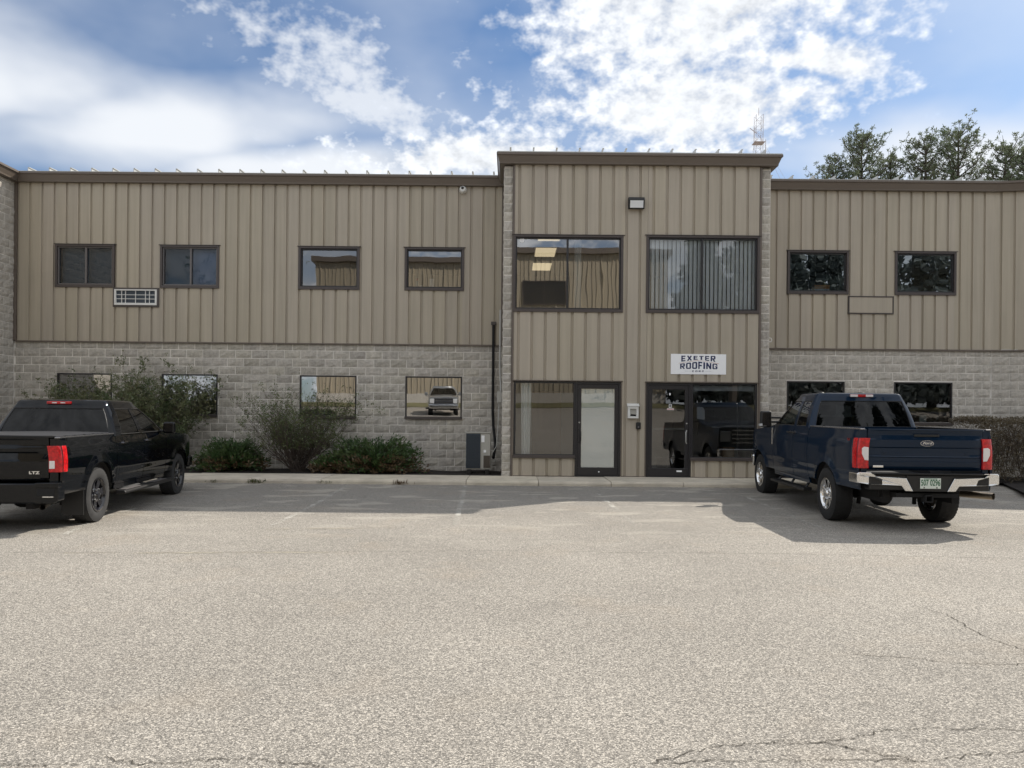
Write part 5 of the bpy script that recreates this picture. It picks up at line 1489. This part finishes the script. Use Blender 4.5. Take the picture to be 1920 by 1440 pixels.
    sw = MB().lathe([(0.17, 0.0), (0.185, 0.015), (0.2, 0.0), (0.185, -0.015), (0.17, 0.0)], 24, 'x', (ab - .5, .40, belt + .02)); sw.obj('steering_wheel', 'black_plastic', root, smooth=True)
    MB().box(c0 + .04, ab, -wb + .06, wb - .06, sill + .02, sill + .08).obj('cab_floor', 'underbody', root)
    if T['style'] == 'heavy':
        for s in (1, -1):
            MB().lathe([(0.0, .035), (.05, .03), (.075, .0)], 16, 'z', (at - .15, s * .35, T['roof'] - .008)).obj('roof_lamp', 'black_plastic', root, smooth=True)

HEAVY = dict(style='heavy', W=0.925, R=0.405, L=5.62, axr=1.20, axf=4.82, tw=0.27, belt=1.40, rail=1.425, sill=0.56, paint='paint_blue',
             bedx=2.02, d0=2.12, d1=2.78, d2=None, d3=3.92, h0=2.74, h1=2.98, hdrop=0.10, handle='black_plastic', hooddrop=0.13, hoodup=0.10,
             cab0=2.05, rearlean=0.13, wr=0.70, roof=1.99, a_top=3.20, a_bot=4.05, cp=0.105,
             side=[(2.22, 2.36, 'w1'), (2.72, 2.74, 'body'), (2.84, 2.84, 'w2'), (3.90, 3.10, 'body')], tint=False,
             tgw=0.775, tg_z0=0.865, tl_z0=0.885, tl_z1=1.305, tl_w=0.145, tl_d=0.15, rev=(1.0, 1.185, 0.085), cml=0.185,
             tgprof=[(.865, .012), (.90, -.012), (.985, -.024), (.99, -.012), (1.04, -.010), (1.05, -.022), (1.06, -.014), (1.17, -.012), (1.185, -.028), (1.285, -.036), (1.295, -.022), (1.36, -.012), (1.405, -.03), (1.425, -.045), (1.435, -.04)],
             rim='chrome', rimf=0.60, rimstyle='chrome', tyre='tyre', railm='rail_trim', mir=(3.72, 1.52), mirsize=(0.21, 0.31, 0.14), grillem='chrome', bumpm='chrome', seats=(2.55, 3.25))
LIGHT = dict(style='light', W=0.915, R=0.385, L=5.50, axr=1.10, axf=4.58, tw=0.25, belt=1.19, rail=1.225, sill=0.47, paint='paint_black',
             bedx=1.70, d0=1.80, d1=2.80, d2=None, d3=3.86, h0=1.98, h1=2.98, hdrop=0.11, handle='dark_chrome', hooddrop=0.10, hoodup=0.08,
             cab0=1.73, rearlean=0.20, wr=0.665, roof=1.735, a_top=3.05, a_bot=3.98, cp=0.10,
             side=[(1.98, 2.14, 'w1'), (2.72, 2.68, 'body'), (2.84, 2.78, 'w2'), (3.82, 2.98, 'body')], tint=True,
             tgw=0.735, tg_z0=0.69, tl_z0=0.79, tl_z1=1.125, tl_w=0.16, tl_d=0.12, rev=(0.835, 0.935, 0.065), cml=0.17,
             tgprof=[(.69, -.01), (.74, -.024), (.93, -.026), (.95, -.022), (1.03, -.012), (1.05, -.03), (1.10, -.032), (1.13, -.02), (1.19, -.022), (1.215, -.04), (1.235, -.04)],
             rim='rim_black', rimf=0.625, rimstyle='black', tyre='tyre_dusty', railm='rail_trim', tonneau=True, mir=(3.70, 1.27), mirsize=(0.20, 0.20, 0.05), grillem='dark_chrome', bumpm='paint_black', seats=(2.35, 3.15), brightbelt=True)
def place(name, tail, yaw, pitch, zg, label, T):
    root = empty(name, (tail[0], tail[1], zg), label, 'pickup truck', rot=(0, -pitch, R(90) + yaw), world_children=False)
    pickup(T, root)
    return root
place('pickup_truck', (5.70, 10.60), R(-2.4), 0.0105, -0.113, 'dark blue heavy-duty pickup truck with chrome wheels and license plate', HEAVY)
place('pickup_truck', (-6.60, 9.66), R(6.2), 0.0105, -0.112, 'black crew cab pickup truck with black wheels parked at the left', LIGHT)
SILVER = dict(LIGHT, paint='paint_silver', rim='chrome', grillem='chrome', bumpm='chrome', tyre='tyre')
place('pickup_truck', (-4.6, -12.0), R(-6), -0.045, 1.72, 'silver pickup truck behind the viewer, seen only as a window reflection', SILVER)

# ================================================================== PLANTS
def leaf_quad(q, p, size, d=None, narrow=0.5):
    a = Vector((U(-1, 1), U(-1, 1), U(-1, 1))).normalized() if d is None else (d + Vector((U(-1, 1), U(-1, 1), U(-1, 1))) * 0.7).normalized()
    b = a.orthogonal().normalized()
    b = (Matrix.Rotation(U(0, 6.28), 3, a) @ b) * size * narrow * 0.5
    a = a * size
    q.add([p, p + a * 0.5 + b, p + a, p + a * 0.5 - b], [(0, 1, 2, 3)])
def twig(q, lv, p, d, ln, r, depth, leafp, lsize, wander, up, kids, zmin=0.1):
    pts = [p.copy()]; rads = [r]
    n = 4 if depth else 3
    cur = p.copy(); dd = d.copy()
    for k in range(n):
        dd = (dd + Vector((U(-1, 1), U(-1, 1), U(-.6, 1))) * wander + Vector((0, 0, up))).normalized()
        cur = cur + dd * ln / n
        if cur.z < zmin: cur.z = zmin
        pts.append(cur.copy()); rads.append(r * (1 - 0.75 * (k + 1) / n))
        if lv is not None and depth <= 1 and cur.z > zmin + 0.55:
            while rnd() < leafp: leaf_quad(lv, cur + Vector((U(-.04, .04), U(-.04, .04), U(-.04, .04))), lsize * U(.6, 1.3)); 
    q.tube(pts, rads, 3, cap=False)
    if depth > 0:
        for k in range(kids):
            i = 1 + int(rnd() * n)
            t = pts[min(i, n)]
            nd = (dd + Vector((U(-1, 1), U(-1, 1), U(-.5, .9))) * 0.95).normalized()
            twig(q, lv, t, nd, ln * U(.35, .6), rads[min(i, n)] * .7 + 0.0012, depth - 1, leafp, lsize, wander, up, kids, zmin)
def shrub(name, base, nst, h, spread, leafp, lsize, label, cat, leafm, stemr=0.012, kids=5, depth=2, flat=0.55, ymax=19.0, fanx=1.0, group=None):
    root = empty(name, base, label, cat, group)
    q, lv = MB(), MB()
    for k in range(nst):
        a = U(0, 6.28); rr = U(0.15, 1) ** 0.6
        d = Vector((math.cos(a) * spread * rr * fanx, math.sin(a) * spread * rr * flat, 1.0)).normalized()
        p = Vector(base) + Vector((U(-.12, .12), U(-.10, .10), 0))
        twig(q, lv, p, d, h * U(.65, 1.05) / max(d.z, .55), stemr * U(.6, 1.2), depth, leafp, lsize, 0.13, 0.02, kids)
    for mbx_ in (q, lv):
        mbx_.v = [(x, min(y, ymax + (y - ymax) * .02), z) for x, y, z in mbx_.v]
    q.obj('stems', 'twig', root, fix=False)
    if lv.v: lv.obj('foliage', leafm, root, fix=False)
    return root
random.seed(21)
shrub('bare_shrub', (-5.05, 18.15, 0.08), 74, 1.22, 1.35, 0.66, 0.042, 'sparse twiggy shrub with few leaves between the lower windows', 'shrub', 'leaf_bush', kids=5, depth=2)
shrub('leafy_shrub', (-10.2, 18.3, 0.08), 46, 1.42, 0.72, 0.81, 0.055, 'tall open leafy shrub behind the cab of the black pickup', 'shrub', 'leaf_shrub', kids=5, group='tall shrubs behind the black pickup')
shrub('leafy_shrub', (-8.55, 18.25, 0.08), 62, 1.50, 0.92, 0.83, 0.055, 'tallest open leafy shrub, right of the black pickup cab', 'shrub', 'leaf_shrub', kids=5, group='tall shrubs behind the black pickup')
def juniper(base, rx, ry, h, n, label, dry=0.12):
    root = empty('juniper_shrub', base, label, 'shrub', 'low junipers in the mulch bed')
    st, lv, dr = MB(), MB(), MB()
    B = Vector(base)
    for k in range(n):
        a = U(0, 6.28); el = U(0.06, 1.1) ** 1.2
        L_ = math.sqrt((rx * math.cos(a)) ** 2 + (ry * math.sin(a)) ** 2) * math.cos(el) + h * math.sin(el)
        L_ *= U(.75, 1.1)
        d = Vector((math.cos(a) * math.cos(el) * rx, math.sin(a) * math.cos(el) * ry, math.sin(el) * h * 1.05)).normalized()
        tip = B + Vector((math.cos(a) * math.cos(el) * rx, math.sin(a) * math.cos(el) * ry, math.sin(el) * h)) * U(.78, 1.08)
        mid_ = B.lerp(tip, .55) + Vector((0, 0, 0.06))
        st.tube([B, mid_, tip], [.010, .006, .002], 3, cap=False)
        isdry = tip.z < B.z + h * .45 and rnd() < dry * 3
        for t in range(40):
            f = U(.25, 1.04)
            p = B.lerp(mid_, f / .55) if f < .55 else mid_.lerp(tip, (f - .55) / .45)
            p = p + Vector((U(-.05, .05), U(-.05, .05), U(-.04, .04)))
            dirn = (d + Vector((0, 0, .3))).normalized()
            leaf_quad(dr if isdry else lv, p, U(.05, .10), dirn, .36)
    for q in (st, lv, dr): q.v = [(x, min(y, 19.05), max(z, 0.07)) for x, y, z in q.v]
    st.obj('stems', 'twig', root, fix=False); lv.obj('foliage', 'leaf_juniper', root, fix=False)
    if dr.v: dr.obj('dry_foliage', 'leaf_dry', root, fix=False)
juniper((-3.25, 18.1, 0.1), 1.22, 0.62, 0.88, 460, 'wide green juniper shrub with browned base left of the condenser', .2)
juniper((-6.65, 18.2, 0.1), 0.85, 0.6, 0.82, 330, 'green juniper shrub just right of the black pickup')
juniper((-4.25, 17.95, 0.1), 0.45, 0.35, 0.42, 110, 'small low juniper at the foot of the twiggy shrub', .35)
# clipped hedge at the right
hg = empty('hedge', (11.9, 17.9, 0.06), 'clipped brown twiggy hedge behind the blue pickup', 'hedge')
q, lv = MB(), MB()
random.seed(5)
for k in range(520):
    x = U(10.55, 14.0); y = U(17.1, 18.4)
    if math.hypot((x - 11.2), 0) > 0 and y > 18.9: continue
    p = Vector((x, y, U(.06, .9)))
    edge = 1.52 + 0.05 * math.sin(x * 5) + U(-.06, .05) - (0.25 * max(0, 10.9 - x) / .35) ** 2
    d = Vector((U(-.5, .5), U(-.5, .5), 1)).normalized()
    tip = p + d * (edge - p.z) * U(.8, 1.0)
    q.tube([p, p.lerp(tip, .5) + Vector((U(-.05, .05), U(-.05, .05), 0)), tip], [.006, .004, .0015], 3, cap=False)
    for t in range(16):
        c = p.lerp(tip, U(.05, 1.0)) + Vector((U(-.09, .09), U(-.09, .09), U(-.05, .05)))
        leaf_quad(lv, c, U(.03, .06), None, .5)
for k in range(15000):      # dense outer skin
    x = U(10.5, 14.0); z = U(.15, 1.5); y = U(17.05, 17.3)
    if rnd() < .35: z = U(1.38, 1.52); y = U(17.05, 18.4)
    if rnd() < .15: x = U(10.45, 10.7); y = U(17.1, 18.4)
    leaf_quad(lv, Vector((x + U(-.04, .04), y, z + 0.04 * math.sin(x * 6))), U(.03, .065), None, .5)
q.obj('stems', 'twig', hg, fix=False); lv.obj('foliage', 'leaf_hedge', hg, fix=False)
# kerb weeds and leaf litter
random.seed(9)
def weed(x, y, n, h, label, m='leaf_weed'):
    lv = MB(); z0 = gz(y)
    for k in range(n):
        leaf_quad(lv, Vector((x + random.gauss(0, .09), y - abs(random.gauss(0, .03)), z0 + U(0.0, .04))), U(.04, h), Vector((U(-.6, .6), U(-.3, .1), 1)).normalized(), .22)
    tag(lv.obj('weed_tuft', m, fix=False), label, 'weeds', 'weeds along the kerb')
weed(-5.35, 16.05, 60, .11, 'weed tuft at the kerb below the twiggy shrub')
weed(-2.32, 16.05, 50, .12, 'weed tuft in the kerb joint below the wide juniper', 'leaf_dry')
weed(-3.9, 16.06, 34, .06, 'low weeds at the kerb between the junipers')
weed(-6.2, 16.06, 26, .06, 'low weeds at the kerb nearest the black pickup')

# pines behind the right wing
def pine(x, y, top, spread, bare, label, seed, lean=0.0):
    random.seed(seed); top *= 0.985
    root = empty('pine_tree', (x, y, 0), label, 'tree', 'pines behind the right wing')
    tr, lv = MB(), MB()
    tr.tube([(x, y, 0), (x + lean * .5, y, top * .55), (x + lean, y, top - .3)], [.30, .20, .03], 8)
    z = top * 0.66
    while z < top - .15:
        f = (top - z) / 7.0
        nb = 5 + int(rnd() * 2)
        a0 = U(0, 6.28)
        for k in range(nb):
            if rnd() < bare: continue
            a = a0 + 6.28 * k / nb + U(-.35, .35)
            ln_ = spread * (0.22 + 0.9 * f ** .7) * U(.6, 1.15)
            xx = x + lean * (z / top)
            p = Vector((xx, y, z)); d = Vector((math.cos(a), math.sin(a), U(.35, .75)))
            mid_ = p + d * ln_ * .55; tip = mid_ + Vector((d.x, d.y, d.z + .55)) * ln_ * .42
            tr.tube([p, mid_, tip], [.035, .022, .008], 4, cap=False)
            nt = int(4.5 + ln_ * 4.8)
            for t in range(nt):
                g = U(.30, 1.0)
                c = p.lerp(mid_, g / .6) if g < .6 else mid_.lerp(tip, (g - .6) / .4)
                c = c + Vector((U(-.22, .22), U(-.22, .22), U(-.02, .30)))
                tr.tube([c - Vector((0, 0, .14)), c], [.010, .006], 3, cap=False)
                for m_ in range(14):
                    leaf_quad(lv, c + Vector((U(-.04, .04), U(-.04, .04), U(-.06, .06))), U(.11, .20), Vector((U(-1, 1), U(-1, 1), U(-.1, 1.0))).normalized(), .24)
        z += U(.34, .50)
    tr.obj('trunk', 'bark', root, fix=False, smooth='all'); lv.obj('crown', 'leaf_pine', root, fix=False)
pine(16.6, 40.0, 15.2, 2.0, .15, 'slim pine top nearest the lattice tower', 31)
pine(18.3, 40.5, 16.55, 2.6, .05, 'second pine from the left with a rounded full crown', 32)
pine(20.1, 41.0, 15.75, 2.2, .12, 'short pine between the two full-crowned pines', 33)
pine(21.6, 40.0, 16.2, 2.4, .06, 'dark dense pine left of the tallest one', 38, -.2)
pine(23.4, 40.5, 16.95, 3.0, .06, 'tallest broad pine behind the right wing', 34)
pine(24.6, 39.5, 16.0, 2.4, .12, 'pine leaning right beside the tallest one', 37, .7)
pine(26.6, 40.0, 15.7, 2.6, .08, 'pine at the far right edge of the view', 35)
pine(28.9, 42.0, 17.0, 2.8, .1, 'pine beyond the far right edge of the building', 39)

# ================================================================== FAR THINGS
tw = empty('lattice_tower', (38.1, 120, 0), 'tall thin lattice radio tower with guy wires beyond the roof', 'tower')
q = MB(); hw_ = .55
corners = [(-hw_, -hw_), (hw_, -hw_), (hw_, hw_), (-hw_, hw_)]
for (cx_, cy_) in corners: q.tube([(38.1 + cx_, 120 + cy_, 0), (38.1 + cx_, 120 + cy_, 49.0)], .034, 4)
q.obj('mast', 'tower_steel', tw)
q = MB(); z = 30.0; k = 0
while z < 48.5:
    for i in range(4):
        a = corners[i]; b = corners[(i + 1) % 4]
        if k % 2: a, b = b, a
        q.tube([(38.1 + a[0], 120 + a[1], z), (38.1 + b[0], 120 + b[1], z + 1.0)], .02, 3)
        q.tube([(38.1 + a[0], 120 + a[1], z), (38.1 + b[0], 120 + b[1], z)], .016, 3)
    z += 1.0; k += 1
q.obj('bracing', 'tower_steel', tw)
q = MB().box(37.3, 38.9, 119.2, 120.8, 44.6, 44.7); q.tube([(37.2, 119.3, 44.7), (37.2, 119.3, 47)], .05, 4); q.tube([(39.0, 119.3, 42.6), (39.0, 119.3, 45)], .05, 4)
q.tube([(36.6, 119.5, 46.8), (37.6, 119.6, 46.1)], .06, 4)
q.obj('antenna', 'tower_steel', tw)
q = MB().tube([(38.1, 120, 49), (38.1, 120, 50.2)], .04, 4).obj('lightning_rod', 'tower_steel', tw)
q = MB()
for (gx, gy) in ((20, 110), (62, 112), (56, 110), (38, 150)): q.tube([(38.1, 120, 46.0), (gx, gy, 0)], .018, 3)
for (gx, gy) in ((28, 112), (50, 112)): q.tube([(38.1, 120, 43.0), (gx, gy, 0)], .015, 3)
q.obj('guy_wire', 'tower_steel', tw)
# trees across the lot on the right, which the right-hand windows mirror
random.seed(77)
def broadleaf(x, y, z0, h, spread, label):
    root = empty('bare_tree', (x, y, z0), label, 'tree', 'trees across the lot mirrored in the right windows')
    q, lv = MB(), MB()
    q.tube([(x, y, z0), (x + .2, y, z0 + h * .45)], [.22, .14], 6)
    for k in range(16):
        a = U(0, 6.28); d = Vector((math.cos(a) * spread, math.sin(a) * spread, 1)).normalized()
        twig(q, lv, Vector((x + .1, y, z0 + h * U(.2, .45))), d, h * U(.35, .6), .06, 2, .5, .22, .12, .02, 4, z0)
    q.obj('trunk', 'bark', root, fix=False); lv.obj('crown', 'leaf_shrub', root, fix=False)
broadleaf(13.5, -12, 1.8, 11, .6, 'leafing tree right of the warehouse, mirrored in the right windows')
broadleaf(-18.0, -13, 2.2, 10, .6, 'tree left of the warehouse, mirrored in the left windows')
def evergreen(x, y, z0, h, r, label):
    root = empty('evergreen_tree', (x, y, z0), label, 'tree', 'dark evergreens across the lot')
    MB().tube([(x, y, z0), (x, y, z0 + h * .9)], [.25, .05], 6).obj('trunk', 'bark', root)
    lv = MB()
    for k in range(5200):
        t = rnd() ** 1.3; a = U(0, 6.28); rr = r * (1 - t) ** .7 * U(.45, 1.08) * (1 + .25 * math.sin(t * 40))
        leaf_quad(lv, Vector((x + rr * math.cos(a), y + rr * math.sin(a), z0 + h * (.04 + .96 * t))), U(.35, .65), None, .6)
    lv.obj('crown', 'leaf_dark', root, fix=False)
for k, (x, y, h, r_) in enumerate(((12.3, -15, 13, 2.2), (15.6, -15.5, 14.5, 2.6), (18.9, -15, 13.5, 2.5), (22.2, -16, 15.5, 2.8), (25.6, -15, 14, 2.7), (29.0, -15, 14.5, 2.8), (32.5, -15, 14, 2.8))):
    evergreen(x, y, 2.3, h, r_, '%s dark evergreen right of the warehouse, mirrored in the right windows' % ('first', 'second', 'third', 'fourth', 'fifth', 'sixth', 'seventh', 'near rear', 'second rear', 'third rear', 'last rear')[k])
